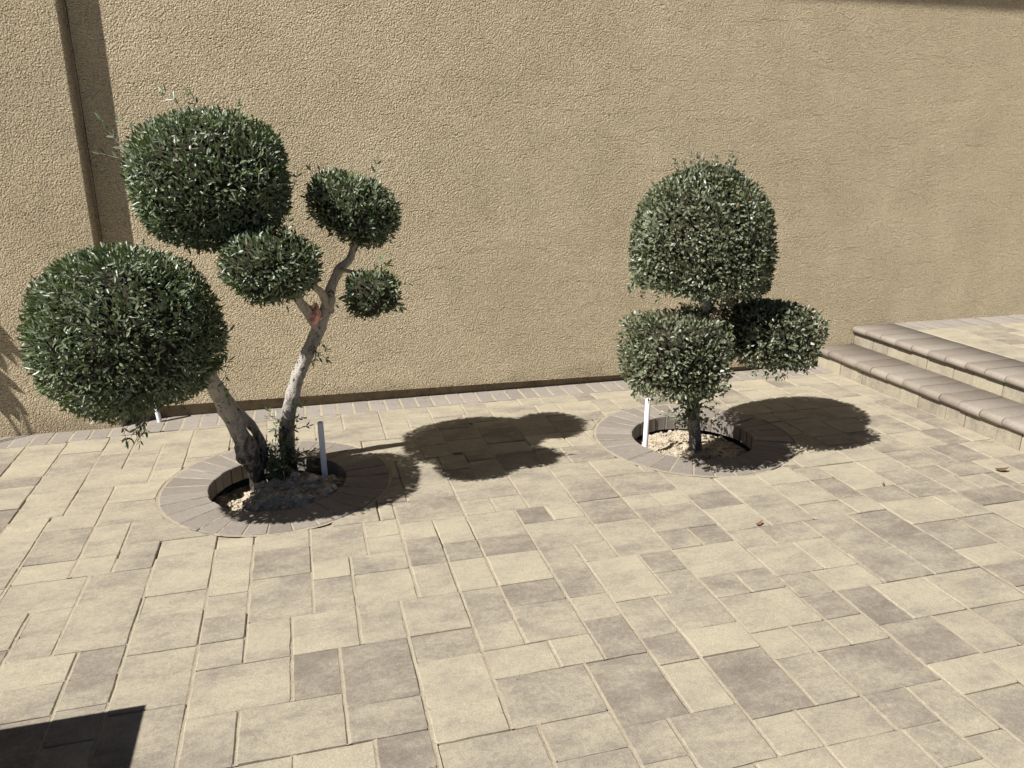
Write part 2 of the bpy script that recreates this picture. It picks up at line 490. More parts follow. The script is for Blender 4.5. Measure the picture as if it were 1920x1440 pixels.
# traced and continued layout of the pavers, millimetres: x0,y0,x1,y1,tone class
RECTS = "-1574,4479,-1360,4701,1;-1574,4178,-1360,4479,0;-1574,4061,-1360,4178,2;-1574,3797,-1360,4061,1;-1360,4479,-1140,4701,0;-1360,4178,-1140,4479,1;-1360,3950,-1140,4178,1;-1360,3657,-1140,3950,0;-1140,4406,-987,4701,1;-1140,4178,-987,4406,1;-1140,3950,-828,4178,0;-1140,3657,-977,3950,1;-987,4509,-680,4701,0;-987,4350,-828,4509,1;-987,4178,-828,4350,1;-828,4350,-680,4509,1;-828,4118,-680,4350,0;-828,3950,-680,4118,0;21,4469,186,4602,0;186,4469,419,4759,1;20,4248,419,4469,1;419,4546,735,4759,0;419,4399,578,4546,0;419,4248,578,4399,0;578,4311,735,4546,0;735,4546,960,4759,0;960,4546,1120,4759,1;1120,4615,1349,4759,0;1349,4615,1500,4759,0;1120,4383,1426,4615,1;1426,4383,1577,4615,0;1500,4615,1739,4758,0;1739,4615,1879,4758,2;1577,4383,1809,4615,0;1879,4615,2200,4758,0;1809,4383,1960,4615,1;1809,4247,1960,4383,0;1426,4247,1809,4383,2;1199,3854,1426,4082,0;1426,3854,1579,4082,0;1199,3633,1352,3854,2;1352,3633,1609,3854,2;1199,3476,1435,3633,1;1199,3175,1435,3476,2;1435,3416,1671,3633,1;1435,3175,1748,3416,2;658,3328,964,3549,1;658,3175,810,3328,0;810,3175,964,3328,0;964,3175,1199,3328,1;891,3026,1042,3175,3;1042,3026,1199,3175,0;658,2944,891,3175,1;658,2789,891,2944,2;658,2557,891,2789,0;658,2407,891,2557,3;658,2178,891,2407,1;502,2178,658,2325,1;502,2325,658,2557,2;891,2789,1199,3026,1;891,2638,1048,2789,1;1048,2638,1199,2789,1;891,2407,1048,2638,2;891,2253,1048,2407,0;891,2028,1048,2253,2;735,2028,891,2178,0;502,2028,735,2178,0;1199,2943,1435,3175,3;1199,2638,1435,2943,0;1435,3029,1589,3175,0;1589,3029,1748,3175,0;1435,2794,1748,3029,2;1435,2638,1593,2794,2;1593,2638,1748,2794,2;1281,2484,1435,2638,1;1281,2332,1436,2484,1;1048,2332,1281,2638,0;1048,2103,1203,2332,1;1203,2103,1436,2332,1;1048,1951,1203,2103,1;1203,1951,1436,2103,0;1435,2407,1748,2638,0;1436,2258,1594,2407,1;1594,2258,1748,2407,2;1748,2944,1980,3103,3;1748,2718,1980,2944,0;1980,3009,2216,3252,0;1980,2718,2216,3009,1;2216,3096,2448,3285,0;2448,3096,2604,3244,2;2448,2868,2604,3096,2;2216,2868,2448,3096,1;2216,2718,2448,2868,1;2448,2718,2604,2868,0;1748,2562,1904,2718,1;1904,2562,2137,2718,1;1748,2332,1975,2562,1;1975,2332,2137,2562,0;1748,2179,1907,2332,1;1907,2179,2137,2332,0;2137,2411,2377,2718,2;2377,2484,2604,2718,3;2137,2179,2377,2411,2;2377,2179,2604,2484,2;2604,2324,2845,2556,2;2604,2179,2845,2324,0;2845,2179,3071,2556,2;2604,2556,2917,2785,0;2604,2785,2840,2938,1;2840,2785,3071,2938,3;3071,2785,3234,2938,0;3234,2785,3388,2938,1;2917,2556,3071,2785,1;3071,2629,3390,2785,3;2840,3093,3071,3244,1;3071,3093,3388,3318,2;2840,2938,3071,3093,1;3071,2938,3234,3093,1;2604,2938,2840,3244,0;3234,2938,3469,3093,2;3388,3093,3616,3318,3;3469,2785,3616,3093,0;3530,3318,3713,3549,2;3316,3318,3530,3549,0;2847,3913,3069,4066,1;3069,3851,3217,4066,1;3217,3851,3565,4066,0;2847,3626,3069,3913,1;3069,3626,3305,3851,1;2847,3476,3069,3626,1;2520,3244,2840,3407,0;2840,3244,3071,3318,0;2897,4526,3217,4748,0;3217,4526,3377,4748,2;3377,4526,3681,4748,0;2897,4348,3056,4526,0;3056,4381,3217,4526,0;3217,4381,3455,4526,0;2668,4299,2897,4459,2;-1191,3506,-977,3657,0;-1191,3211,-977,3506,2;-1191,3060,-977,3211,0;-977,3742,-680,3950,0;-977,3506,-680,3742,1;-977,3359,-822,3506,0;-977,3211,-822,3359,1;-977,3060,-822,3211,0;-822,3060,-669,3289,1;-904,2837,-669,3060,2;-1191,2837,-904,3060,0;-669,3148,-435,3289,0;-669,2837,-435,3148,0;-435,2777,-280,3148,0;-435,3148,-280,3230,0;-669,2690,-435,2837,0;-669,2468,-435,2690,1;-669,2170,-435,2468,1;-904,2533,-669,2837,1;-1051,2677,-904,2837,1;-1051,2533,-904,2677,1;-1051,2381,-823,2533,0;-823,2381,-669,2533,3;-823,2235,-669,2381,2;-823,2078,-669,2235,2;-435,2094,-124,2325,1;-435,2325,-280,2468,1;-435,2468,-280,2625,1;-435,2625,-280,2777,1;-435,1865,-279,2094,1;-280,3079,-45,3230,0;-280,2854,-45,3079,3;-280,2557,-45,2854,1;-280,2325,-124,2557,0;-124,2325,110,2557,0;-45,2936,190,3230,1;190,3083,345,3230,0;190,2936,345,3083,0;110,2789,345,2936,1;110,2557,345,2789,0;-45,2789,110,2936,0;-45,2557,110,2789,1;345,3015,502,3175,0;345,2789,502,3015,2;345,2557,502,2789,1;502,2944,658,3175,0;502,2789,658,2944,2;502,2557,658,2789,0;110,2325,270,2557,1;270,2325,502,2557,1;270,2178,502,2325,2;-124,2094,32,2325,3;32,2019,270,2325,3;32,1865,270,2019,2;-279,1865,32,2094,1;270,1947,502,2178,0;270,1799,502,1947,0;-124,1756,106,1865,0;106,1718,270,1865,3;502,1799,813,2028,1;813,1720,1048,2028,3;583,1646,813,1799,1;813,1570,963,1720,1;1048,1720,1203,1951,0;1203,1649,1436,1951,3;1436,2029,1748,2258,0;1436,1878,1598,2029,0;1436,1649,1598,1878,1;1598,1878,1748,2029,1;1748,2029,1907,2179,2;1748,1878,1907,2029,1;1907,1948,2068,2179,3;1598,1649,1907,1878,2;1907,1723,2139,1948,3;2068,1948,2308,2179,0;2308,1948,2604,2179,0;2139,1723,2308,1948,1;2308,1723,2600,1948,1;1907,1569,2139,1723,0;1598,1496,1758,1649,3;1758,1420,1907,1649,1;1357,1496,1598,1649,1;1203,1496,1357,1649,1;419,3549,658,3896,1;420,3398,658,3549,1;345,3175,658,3398,2;964,4017,1199,4239,2;964,3854,1199,4017,1;964,4239,1199,4383,1;1199,4082,1426,4383,1;1426,4082,1696,4247,1;964,3633,1199,3854,3;964,3328,1199,3633,1;806,3794,964,3934,2;806,3549,964,3794,1;658,3549,806,3707,2;1671,3416,1748,3416,1;1748,3103,1980,3416,1;-822,3289,-430,3506,1;963,1496,1203,1720,1;-260,4520,-100,4750,1;-100,4600,186,4750,1;2200,4590,2360,4750,0;2360,4520,2520,4750,1;2520,4460,2710,4750,3;2710,4459,2897,4750,3;3681,4590,3850,4750,0;-770,4700,-460,4740,1;-460,4510,-260,4740,1;-680,4470,-460,4700,0;-4000,4430,-3770,4660,0;-3770,4430,-3540,4660,0;-3540,4430,-3380,4660,1;-3380,4500,-3150,4660,1;-3150,4350,-2920,4660,1;-2920,4500,-2760,4660,0;-2760,4430,-2530,4660,0;-2530,4430,-2220,4660,0;-2220,4430,-1990,4660,3;-1990,4430,-1730,4660,1;-1730,4430,-1574,4660,1;1960,4390,2120,4615,1;-100,4370,20,4600,0;2120,4440,2200,4600,1;2200,4360,2360,4590,3;3680,4430,3850,4590,0;735,4320,930,4546,2;930,4383,1120,4546,1;3450,4220,3680,4526,2;-260,4290,-100,4520,0;2360,4290,2520,4520,0;-460,4350,-260,4510,1;-3380,4270,-3150,4500,2;-2920,4270,-2760,4500,1;-680,4240,-460,4470,0;2520,4230,2670,4460,1;2120,4210,2200,4440,2;-4000,4200,-3690,4430,1;-3690,4270,-3380,4430,0;-2760,4200,-2600,4430,3;-2600,4200,-2290,4430,0;-2290,4200,-2060,4430,1;-2060,4270,-1830,4430,0;-1830,4200,-1574,4430,2;3680,4270,3850,4430,1;1960,4210,2120,4390,0;3060,4066,3260,4381,1;3260,4066,3450,4381,0;-100,4190,20,4370,1;2200,4030,2360,4360,2;-3150,4190,-2920,4350,1;-460,4170,-260,4350,1;2900,4066,3060,4348,1;740,4120,964,4320,1;580,4080,740,4311,1;2670,4070,2900,4299,0;-260,4020,-100,4290,1;2360,4110,2520,4290,1;-3690,4040,-3530,4270,0;-3530,4040,-3340,4270,1;-3340,4040,-3150,4270,0;-2920,4040,-2760,4270,0;-2060,3960,-1830,4270,0;3680,4110,3850,4270,0;20,4090,270,4248,2;270,4070,580,4248,1;1700,3930,1960,4247,2;-680,4010,-460,4240,1;2520,4000,2670,4230,1;3450,4070,3680,4220,0;1960,4040,2200,4210,1;-4000,4040,-3690,4200,0;-2760,3970,-2450,4200,3;-2450,3970,-2250,4200,0;-2250,3970,-2060,4200,0;-1830,3970,-1574,4200,1;-3150,3880,-2920,4190,1;-100,4000,20,4190,0;-460,4000,-260,4170,0;740,3930,964,4120,1;2360,3920,2520,4110,1;3680,3950,3850,4110,2;20,3820,270,4090,0;580,3900,740,4080,1;1579,3850,1700,4082,0;270,3900,580,4070,0;2670,3910,2847,4070,1;3565,3840,3680,4070,0;-4000,3880,-3840,4040,1;-3840,3810,-3610,4040,1;-3610,3810,-3450,4040,1;-3450,3880,-3150,4040,1;-2920,3810,-2760,4040,2;-680,3850,-460,4010,1;2520,3770,2670,4000,0;-2760,3740,-2530,3970,1;-2530,3740,-2370,3970,1;-2370,3660,-2060,3970,3;-1830,3740,-1570,3970,1;-2060,3730,-1830,3960,2;3680,3720,3850,3950,3;2670,3680,2847,3910,1;270,3670,419,3900,0;658,3707,806,3900,1;-4000,3650,-3840,3880,2;-3450,3720,-3290,3880,1;-3290,3650,-3110,3880,2;-3110,3720,-2920,3880,0;1609,3630,1910,3850,1;2400,3620,2520,3850,1;3300,3549,3560,3851,2;3560,3549,3680,3840,1;50,3510,270,3820,0;-3840,3650,-3640,3810,0;-3640,3650,-3450,3810,1;-2920,3580,-2760,3810,0;-1570,3490,-1360,3797,3;-680,3510,-430,3850,3;2520,3590,2670,3770,0;-2760,3580,-2560,3740,0;-2560,3510,-2370,3740,1;-1830,3510,-1570,3740,1;-2060,3420,-1830,3730,1;-3450,3490,-3290,3720,0;-3110,3560,-2920,3720,0;3680,3550,3850,3720,2;2670,3407,2850,3680,1;270,3400,420,3670,1;-2370,3430,-2060,3660,0;-1360,3430,-1191,3657,0;-4000,3490,-3690,3650,1;-3690,3420,-3450,3650,0;-3290,3490,-3110,3650,1;1671,3416,1910,3630,0;3070,3318,3300,3626,1;2400,3290,2520,3620,0;2520,3410,2670,3590,0;-2920,3420,-2740,3580,1;-2740,3350,-2560,3580,1;-3110,3330,-2920,3560,3;3713,3320,3850,3550,0;-310,3230,-70,3540,1;2030,3252,2280,3540,0;-2560,3350,-2370,3510,2;-1830,3280,-1570,3510,1;50,3230,270,3510,1;-4000,3260,-3690,3490,1;-3450,3260,-3280,3490,0;-3280,3330,-3110,3490,2;-1570,3260,-1360,3490,0;2850,3318,3070,3476,1;-2370,3270,-2060,3430,1;-1360,3200,-1191,3430,1;-3690,3110,-3450,3420,1;-2920,3260,-2740,3420,1;-2060,3190,-1830,3420,1;270,3230,345,3400,1;-2740,3190,-2560,3350,2;-2560,3190,-2370,3350,2;-3280,3100,-3100,3330,1;-3100,3100,-2920,3330,1;3616,3090,3850,3320,1;2448,3244,2520,3290,3;-1830,2970,-1570,3280,1;-2370,2960,-2060,3270,1;-4000,3030,-3690,3260,1;-3450,3030,-3280,3260,1;-2920,3030,-2740,3260,1;-1570,3030,-1360,3260,1;-1360,3040,-1191,3200,1;-2740,2960,-2560,3190,3;-2560,2960,-2370,3190,0;-2060,2960,-1830,3190,1;-3690,2880,-3450,3110,1;-3280,2870,-3100,3100,1;-3100,2940,-2920,3100,0;3616,2780,3850,3090,2;-1360,2880,-1191,3040,1;-4000,2800,-3690,3030,1;-3450,2870,-3280,3030,1;-2920,2870,-2740,3030,1;-1570,2870,-1360,3030,1;-1830,2810,-1570,2970,3;-2740,2800,-2510,2960,0;-2510,2730,-2350,2960,1;-2350,2800,-2040,2960,3;-2040,2800,-1830,2960,0;-3100,2710,-2920,2940,1;3390,2710,3470,2938,2;-3690,2650,-3450,2880,1;-1360,2650,-1190,2880,1;-3450,2640,-3270,2870,0;-3270,2640,-3100,2870,2;-2920,2710,-2740,2870,1;-1570,2640,-1360,2870,0;-1190,2610,-1051,2837,1;-1830,2500,-1570,2810,3;-4000,2490,-3690,2800,1;-2740,2490,-2510,2800,1;-2350,2490,-2120,2800,1;-2120,2640,-1830,2800,1;3470,2550,3660,2780,1;3660,2550,3850,2780,1;-2510,2500,-2350,2730,1;-3100,2550,-2920,2710,1;-2920,2550,-2740,2710,1;3390,2480,3470,2710,1;-3690,2420,-3450,2650,0;-1360,2420,-1190,2650,1;-3450,2410,-3270,2640,1;-3270,2410,-3100,2640,3;-2120,2480,-1830,2640,0;-1570,2410,-1360,2640,0;3071,2400,3320,2629,0;3320,2460,3390,2620,0;-1190,2380,-1051,2610,3;-3100,2390,-2920,2550,1;-2920,2390,-2740,2550,0;3470,2390,3660,2550,0;3660,2320,3850,2550,0;-2510,2340,-2350,2500,1;-1830,2340,-1570,2500,2;-4000,2260,-3690,2490,1;-2740,2260,-2510,2490,2;-2350,2260,-2120,2490,2;-2120,2170,-1830,2480,0;3390,2250,3470,2480,2;3320,2300,3390,2460,1;-3690,2190,-3450,2420,2;-1360,2260,-1190,2420,2;-3450,2180,-3270,2410,1;-3270,2250,-3100,2410,0;-1570,2180,-1360,2410,1;3071,2240,3320,2400,1;-3100,2230,-2920,2390,1;-2920,2160,-2740,2390,1;3470,2160,3660,2390,2;-1190,2150,-1010,2380,1;-1010,2220,-823,2381,1;-2510,2180,-2350,2340,1;-1830,2180,-1570,2340,1;3660,2090,3850,2320,0;3320,2070,3390,2300,3;-4000,2030,-3690,2260,0;-2740,2030,-2510,2260,0;-2350,2100,-2120,2260,0;-1360,2100,-1190,2260,1;-3270,2090,-3100,2250,1;3390,2020,3470,2250,1;3070,2010,3320,2240,1;-3100,2000,-2920,2230,2;-1010,1990,-820,2220,2;-3690,1880,-3450,2190,1;-3450,2020,-3270,2180,1;-2510,1950,-2350,2180,0;-1830,1950,-1670,2180,1;-1670,1950,-1360,2180,1;2604,2020,2830,2179,2;2830,1950,3070,2179,1;-2120,1940,-1830,2170,3;-670,1860,-435,2170,2;-2920,1930,-2740,2160,3;3470,2000,3660,2160,0;-1190,1920,-1010,2150,0;-2350,1940,-2120,2100,1;-1360,1870,-1190,2100,1;-3270,1860,-3100,2090,1;3660,1930,3850,2090,0;-820,1850,-670,2078,0;3320,1840,3390,2070,1;-4000,1800,-3690,2030,0;-2740,1800,-2510,2030,2;-3450,1860,-3270,2020,1;2600,1790,2830,2020,2;3070,1850,3320,2010,0;-3100,1840,-2920,2000,1;3390,1770,3660,2000,1;-1010,1830,-820,1990,2;-2510,1790,-2350,1950,0;-1830,1720,-1600,1950,0;-1600,1720,-1360,1950,0;2830,1720,3070,1950,1;-2350,1630,-2120,1940,0;-2120,1710,-1830,1940,1;-2920,1700,-2740,1930,0;3660,1700,3850,1930,1;-1190,1690,-1010,1920,1;-3690,1650,-3450,1880,3;-1360,1710,-1190,1870,2;-430,1560,-120,1865,1;-3450,1700,-3270,1860,0;-3270,1630,-3100,1860,1;-670,1630,-430,1860,1;-820,1620,-670,1850,2;3070,1540,3320,1850,1;-3100,1610,-2920,1840,0;3320,1610,3390,1840,1;-1010,1600,-820,1830,0;-4000,1640,-3690,1800,1;-2740,1570,-2510,1800,1;270,1570,580,1799,2;-2510,1560,-2350,1790,0;2600,1560,2830,1790,0;3390,1610,3660,1770,2;-120,1530,110,1756,1;-1830,1490,-1670,1720,1;-1670,1560,-1360,1720,2;110,1490,270,1718,0;2140,1490,2370,1723,0;2370,1560,2600,1720,0;2830,1560,3070,1720,0;-2120,1480,-1830,1710,1;-1360,1480,-1190,1710,1;-3450,1470,-3270,1700,0;-2920,1470,-2740,1700,0;3660,1470,3850,1700,0;-1190,1460,-1010,1690,2;-3690,1490,-3450,1650,3;580,1420,810,1646,2;-4000,1410,-3690,1640,1;-3270,1470,-3100,1630,1;-2350,1400,-2120,1630,2;-670,1400,-430,1630,2;-820,1460,-670,1620,0;-3100,1450,-2920,1610,0;3320,1450,3390,1610,0;3390,1380,3660,1610,0;-1010,1370,-820,1600,1;-2740,1260,-2510,1570,0;270,1340,580,1570,3;810,1410,960,1570,1;1910,1260,2140,1569,1;-2510,1330,-2350,1560,1;-1670,1330,-1360,1560,1;-430,1250,-120,1560,2;2370,1400,2600,1560,3;2600,1400,2760,1560,0;2760,1330,3070,1560,0;3070,1310,3320,1540,0;-120,1300,110,1530,1;960,1270,1120,1496,2;1120,1190,1350,1496,1;1350,1340,1610,1496,0;1610,1340,1760,1496,1;-3690,1260,-3450,1490,1;-1830,1330,-1670,1490,0;110,1330,270,1490,0;2140,1260,2370,1490,1;-2120,1250,-1830,1480,1;-1360,1250,-1190,1480,0;-3450,1240,-3270,1470,3;-3270,1240,-3100,1470,0;-2920,1310,-2740,1470,1;3660,1240,3850,1470,1;-1190,1230,-1010,1460,1;-820,1300,-670,1460,1;-3100,1220,-2920,1450,0;3320,1220,3390,1450,0;580,1110,810,1420,0;1760,1260,1910,1420,1;-4000,1180,-3690,1410,1;810,1180,960,1410,0;-2350,1240,-2120,1400,1;-670,1170,-430,1400,2;2370,1240,2570,1400,1;2570,1240,2760,1400,1;3390,1170,3470,1400,1;3470,1220,3660,1380,2;-1010,1140,-820,1370,0;270,1030,580,1340,1;1350,1110,1510,1340,0;1510,1180,1760,1340,0;-2510,1170,-2350,1330,1;-1830,1100,-1600,1330,1;-1600,1100,-1360,1330,1;110,1100,270,1330,1;2760,1100,3070,1330,2;-2920,1080,-2740,1310,2;3070,1080,3320,1310,1;-820,1070,-670,1300,1;-120,1140,110,1300,1;960,1110,1120,1270,1;-3690,1030,-3450,1260,1;-2740,950,-2510,1260,0;1760,1030,1920,1260,1;1920,1100,2080,1260,0;2080,1030,2370,1260,1;-2120,1090,-1830,1250,1;-1360,1020,-1190,1250,0;-430,1090,-120,1250,3;-3450,1010,-3270,1240,0;-3270,1010,-3100,1240,1;-2350,1080,-2120,1240,1;2370,1010,2570,1240,0;2570,1010,2760,1240,1;3660,1010,3850,1240,1;-1190,1000,-1010,1230,3;-3100,1060,-2920,1220,0;3320,990,3390,1220,1;3470,1060,3660,1220,0;1120,960,1350,1190,1;-4000,950,-3690,1180,0;810,1020,960,1180,1;1510,1020,1760,1180,3;-2510,940,-2350,1170,3;-670,1010,-430,1170,1;3390,1010,3470,1170,2;-1010,980,-820,1140,0;-120,910,110,1140,2;580,950,810,1110,0;960,950,1120,1110,0;1350,880,1510,1110,1;-1830,790,-1520,1100,0;-1520,940,-1360,1100,1;110,870,270,1100,1;1920,870,2080,1100,0;2760,870,3070,1100,1;-2120,930,-1830,1090,2;-430,930,-120,1090,0;-2920,920,-2740,1080,1;-2350,850,-2120,1080,0;3070,850,3320,1080,1;-820,840,-670,1070,2;-3100,830,-2920,1060,0;3470,830,3660,1060,1;-3690,870,-3450,1030,1;270,870,580,1030,1;1760,870,1920,1030,0;2080,870,2370,1030,3;-1360,790,-1190,1020,1;810,790,960,1020,1;1510,790,1760,1020,1;-3450,850,-3270,1010,1;-3270,780,-3100,1010,1;-670,700,-430,1010,0;2370,850,2570,1010,1;2570,780,2760,1010,1;3660,780,3850,1010,1;-1190,770,-1010,1000,0;3320,760,3470,990,1;-1010,750,-820,980,1;1120,650,1350,960,1;-4000,720,-3690,950,1;-2740,720,-2510,950,1;580,720,810,950,1;960,720,1120,950,0;-2510,710,-2350,940,1;-1520,710,-1360,940,1;-2120,700,-1830,930,1;-430,700,-120,930,1;-2920,760,-2740,920,0;-120,680,110,910,2;1350,720,1510,880,0;-3690,560,-3450,870,0;110,710,340,870,1;340,710,580,870,0;1760,640,1920,870,2;1920,640,2220,870,0;2220,710,2370,870,1;2760,560,3070,870,1;-3450,690,-3270,850,2;-2350,540,-2120,850,2;2370,620,2570,850,1;3070,690,3320,850,1;-820,680,-670,840,0;-3100,670,-2920,830,0;3470,600,3660,830,0;-1830,480,-1520,790,0;-1360,560,-1190,790,2;810,560,960,790,0;1510,560,1760,790,1;-3270,550,-3100,780,1;2570,550,2760,780,2;3660,550,3850,780,1;-1190,610,-1010,770,3;-2920,530,-2740,760,1;3320,600,3470,760,1;-1010,520,-820,750,1;-4000,410,-3690,720,1;-2740,560,-2510,720,1;580,490,810,720,0;960,490,1120,720,1;1350,490,1510,720,0;-2510,550,-2350,710,0;-1520,480,-1360,710,0;110,550,270,710,1;270,400,580,710,2;2220,480,2370,710,3;-2120,390,-1830,700,1;-670,470,-440,700,3;-440,390,-120,700,2;-3450,530,-3270,690,3;3070,460,3320,690,1;-820,450,-670,680,0;-120,370,110,680,1;-3100,440,-2920,670,1;1120,420,1350,650,1;1760,410,2070,640,1;2070,410,2220,640,0;2370,390,2570,620,1;3390,460,3470,620,1;-1190,380,-1010,610,2;3320,370,3390,600,0;3470,370,3660,600,0;-3690,250,-3450,560,0;-2740,330,-2510,560,1;-1360,330,-1190,560,1;810,330,960,560,2;1510,400,1760,560,1;2760,400,3070,560,2;-3270,320,-3100,550,3;-2510,320,-2350,550,1;110,320,270,550,2;2570,320,2760,550,0;3660,390,3850,550,1;-2350,310,-2120,540,0;-3450,300,-3270,530,1;-2920,300,-2740,530,1;-1010,290,-820,520,1;580,260,810,490,1;960,260,1120,490,2;1350,260,1510,490,1;-1830,320,-1520,480,2;-1520,250,-1360,480,1;2220,250,2370,480,1;-670,240,-440,470,2;3070,230,3320,460,0;3390,230,3470,460,2;-820,220,-670,450,1;-3100,280,-2920,440,0;1120,260,1350,420,0;-4000,180,-3690,410,0;1760,180,1990,410,1;1990,180,2220,410,1;270,240,580,400,2;1510,240,1760,400,0;2760,90,3070,400,0;-2120,160,-1830,390,0;-440,80,-120,390,3;2370,160,2570,390,0;3660,160,3850,390,1;-1190,220,-1010,380,0;-120,140,110,370,0;3320,210,3390,370,1;3470,210,3660,370,0;-2740,170,-2510,330,1;-1360,100,-1190,330,1;810,100,960,330,1;-3270,90,-3100,320,1;-2510,90,-2350,320,0;-1830,90,-1520,320,2;110,90,270,320,2;2570,160,2760,320,1;-2350,80,-2120,310,1;-3450,140,-3270,300,0;-2920,70,-2740,300,2;-1010,130,-820,290,3;-3100,50,-2920,280,0;580,30,810,260,2;960,100,1120,260,1;1120,30,1320,260,0;1320,30,1510,260,2;-3690,90,-3450,250,0;-1520,20,-1360,250,1;2220,20,2370,250,2;-670,-70,-440,240,1;270,-70,580,240,2;1510,80,1760,240,0;3070,0,3390,230,0;3390,70,3470,230,2;-1190,-10,-1010,220,1;-820,-10,-670,220,1;3470,-20,3660,210,1;-4000,-50,-3690,180,2;1760,-50,1990,180,1;1990,20,2220,180,1;-2740,-140,-2510,170,2;-2120,-70,-1830,160,2;2370,-70,2570,160,3;2570,0,2760,160,0;3660,-70,3850,160,3;-3450,-20,-3270,140,0;-120,-150,110,140,2;-1010,-100,-820,130,0;-1360,-130,-1190,100,0;810,-130,1120,100,1;-3690,-110,-3450,90,1;-3270,-110,-3100,90,3;-2510,-110,-2350,90,0;-1830,-110,-1520,90,1;110,-110,270,90,2;2760,-110,3070,90,2;-2350,-110,-2120,80,1;-440,-110,-120,80,0;1510,-110,1760,80,0;-2920,-110,-2740,70,1;3390,-110,3470,70,1;-3100,-130,-2920,50,0;580,-300,810,30,0;1120,-300,1320,30,1;1320,-300,1510,30,1;-1520,-300,-1360,20,3;1990,-300,2180,20,2;2180,-300,2370,20,1;2570,-300,2760,0,1;3070,-300,3390,0,2;-1190,-300,-1010,-10,1;-820,-300,-670,-10,2;-3450,-300,-3270,-20,2;3470,-300,3660,-20,1;-4000,-300,-3690,-50,0;1760,-300,1990,-50,0;-2120,-300,-1830,-70,3;-670,-300,-440,-70,0;270,-300,580,-70,1;2370,-300,2570,-70,2;3660,-300,3850,-70,0;-1010,-300,-820,-100,0;-3690,-300,-3450,-110,0;-3270,-300,-3100,-110,2;-2920,-300,-2740,-110,1;-2510,-300,-2310,-110,1;-2310,-300,-2120,-110,1;-1830,-300,-1520,-110,0;-440,-300,-120,-110,1;110,-300,270,-110,0;1510,-300,1760,-110,1;2760,-300,3070,-110,1;3390,-300,3470,-110,1;-3100,-300,-2920,-130,1;-1360,-300,-1190,-130,2;810,-300,1120,-130,1;-2740,-300,-2510,-140,1;-120,-300,110,-150,1"
TONE = (0.20, 0.40, 0.58, 0.74)


def proj_area(poly):
    q = []
    for x, y in poly:
        p = Vector((x, y, -1.65))
        d = p.dot(Vector(FWD))
        if d < 0.2: return 0.0
        q.append((0.5 + (1442.0 / 1920.0) * p.dot(Vector(RGT)) / d, 0.5 - (1442.0 / 1440.0) * p.dot(Vector(UPV)) / d))
    cx = sum(a for a, b in q) / len(q); cy = sum(b for a, b in q) / len(q)
    if not (-0.03 < cx < 1.03 and -0.03 < cy < 1.08): return 0.0
    return abs(0.5 * sum(q[i][0] * q[(i + 1) % len(q)][1] - q[(i + 1) % len(q)][0] * q[i][1] for i in range(len(q))))


sv, sf = [], []


def sand_strip(pts, half, z0):
    """lumpy ribbon of sand along a joint; here and there it has washed out"""
    b = len(sv)
    for i, (px, py, nx_, ny_) in enumerate(pts):
        w = noise.noise((px * 9, py * 9, 3.0)) * 0.5 + noise.noise((px * 31, py * 31, 8.0)) * 0.5
        z = z0 - 0.0010 * (1 + w * 1.6) - (0.010 if noise.noise((px * 2.3, py * 3.7, 5.5)) > 0.55 else 0.0)
        for s_, dz in ((-1.0, 0.0005), (-0.3, -0.0012), (0.35, -0.0002), (1.0, 0.0004)):
            sv.append((px + nx_ * half * s_, py + ny_ * half * s_, z + dz + rnd.gauss(0, 0.0005)))
        if i:
            for k_ in range(3):
                a = b + (i - 1) * 4 + k_
                sf.append((a, a + 1, a + 5, a + 4))


pieces = []
for row in RECTS.split(';'):
    x0, y0, x1, y1, t = (int(v) for v in row.split(','))
    x0, y0, x1, y1 = x0 / 1000, y0 / 1000, x1 / 1000, y1 / 1000
    y1 = min(y1, border_y(0.5 * (x0 + x1)) - 0.002)
    gx0, gx1 = rnd.uniform(0.0022, 0.0046), rnd.uniform(0.0022, 0.0046)
    gy = rnd.uniform(0.0009, 0.0022)
    if x1 - x0 < 0.03 or y1 - y0 < 0.02: continue
    polys = [[(x0 + gx0, y0 + gy), (x1 - gx1, y0 + gy), (x1 - gx1, y1 - gy), (x0 + gx0, y1 - gy)]]
    for cx, cy, ro, ri in RINGS:
        polys = [q for p in polys for q in minus_disc(p, cx, cy, ro + 0.013)]
    if polys and y0 > 0.9:
        mlen = max(2, int((y1 - y0) / 0.022))
        for xs in (x0, x1):
            if all(math.hypot(xs - cx, 0.5 * (y0 + y1) - cy) > ro + 0.10 for cx, cy, ro, ri in RINGS):
                sand_strip([(xs, y0 + (y1 - y0) * q / mlen, 1.0, 0.0) for q in range(mlen + 1)], 0.0075, -0.0012)
    for p in polys:
        pieces.append((proj_area(p), p, min(0.98, max(0.0, TONE[t] + rnd.gauss(0, 0.06)))))
pieces.sort(key=lambda q: -q[0])
bv, bf, bt, bs = [], [], [], []
for idx, (ar, poly, tone) in enumerate(pieces):
    big = idx < 300 and ar > 0
    outl = rough_outline(poly) if big else poly
    cx = sum(x for x, y in poly) / len(poly); cy = sum(y for x, y in poly) / len(poly)
    v, f = slab(outl, -0.05, rnd.gauss(0, 0.0013), 0.0038, 0.0032, (rnd.gauss(0, 0.004), rnd.gauss(0, 0.004)), (cx, cy))
    seed = rnd.random()
    if big:
        mesh_obj('paver', v, f, M_PAVER, patio, attr={'tone': tone, 'seed': seed}, origin=(cx, cy, 0))
    else:
        b = len(bv); bv += v; bf += [tuple(i + b for i in q) for q in f]
        bt += [tone] * len(v); bs += [seed] * len(v)
o = mesh_obj('paver_field', bv, bf, M_PAVER, patio, attr={'tone': bt, 'seed': bs})
tag(o, kind='stuff')

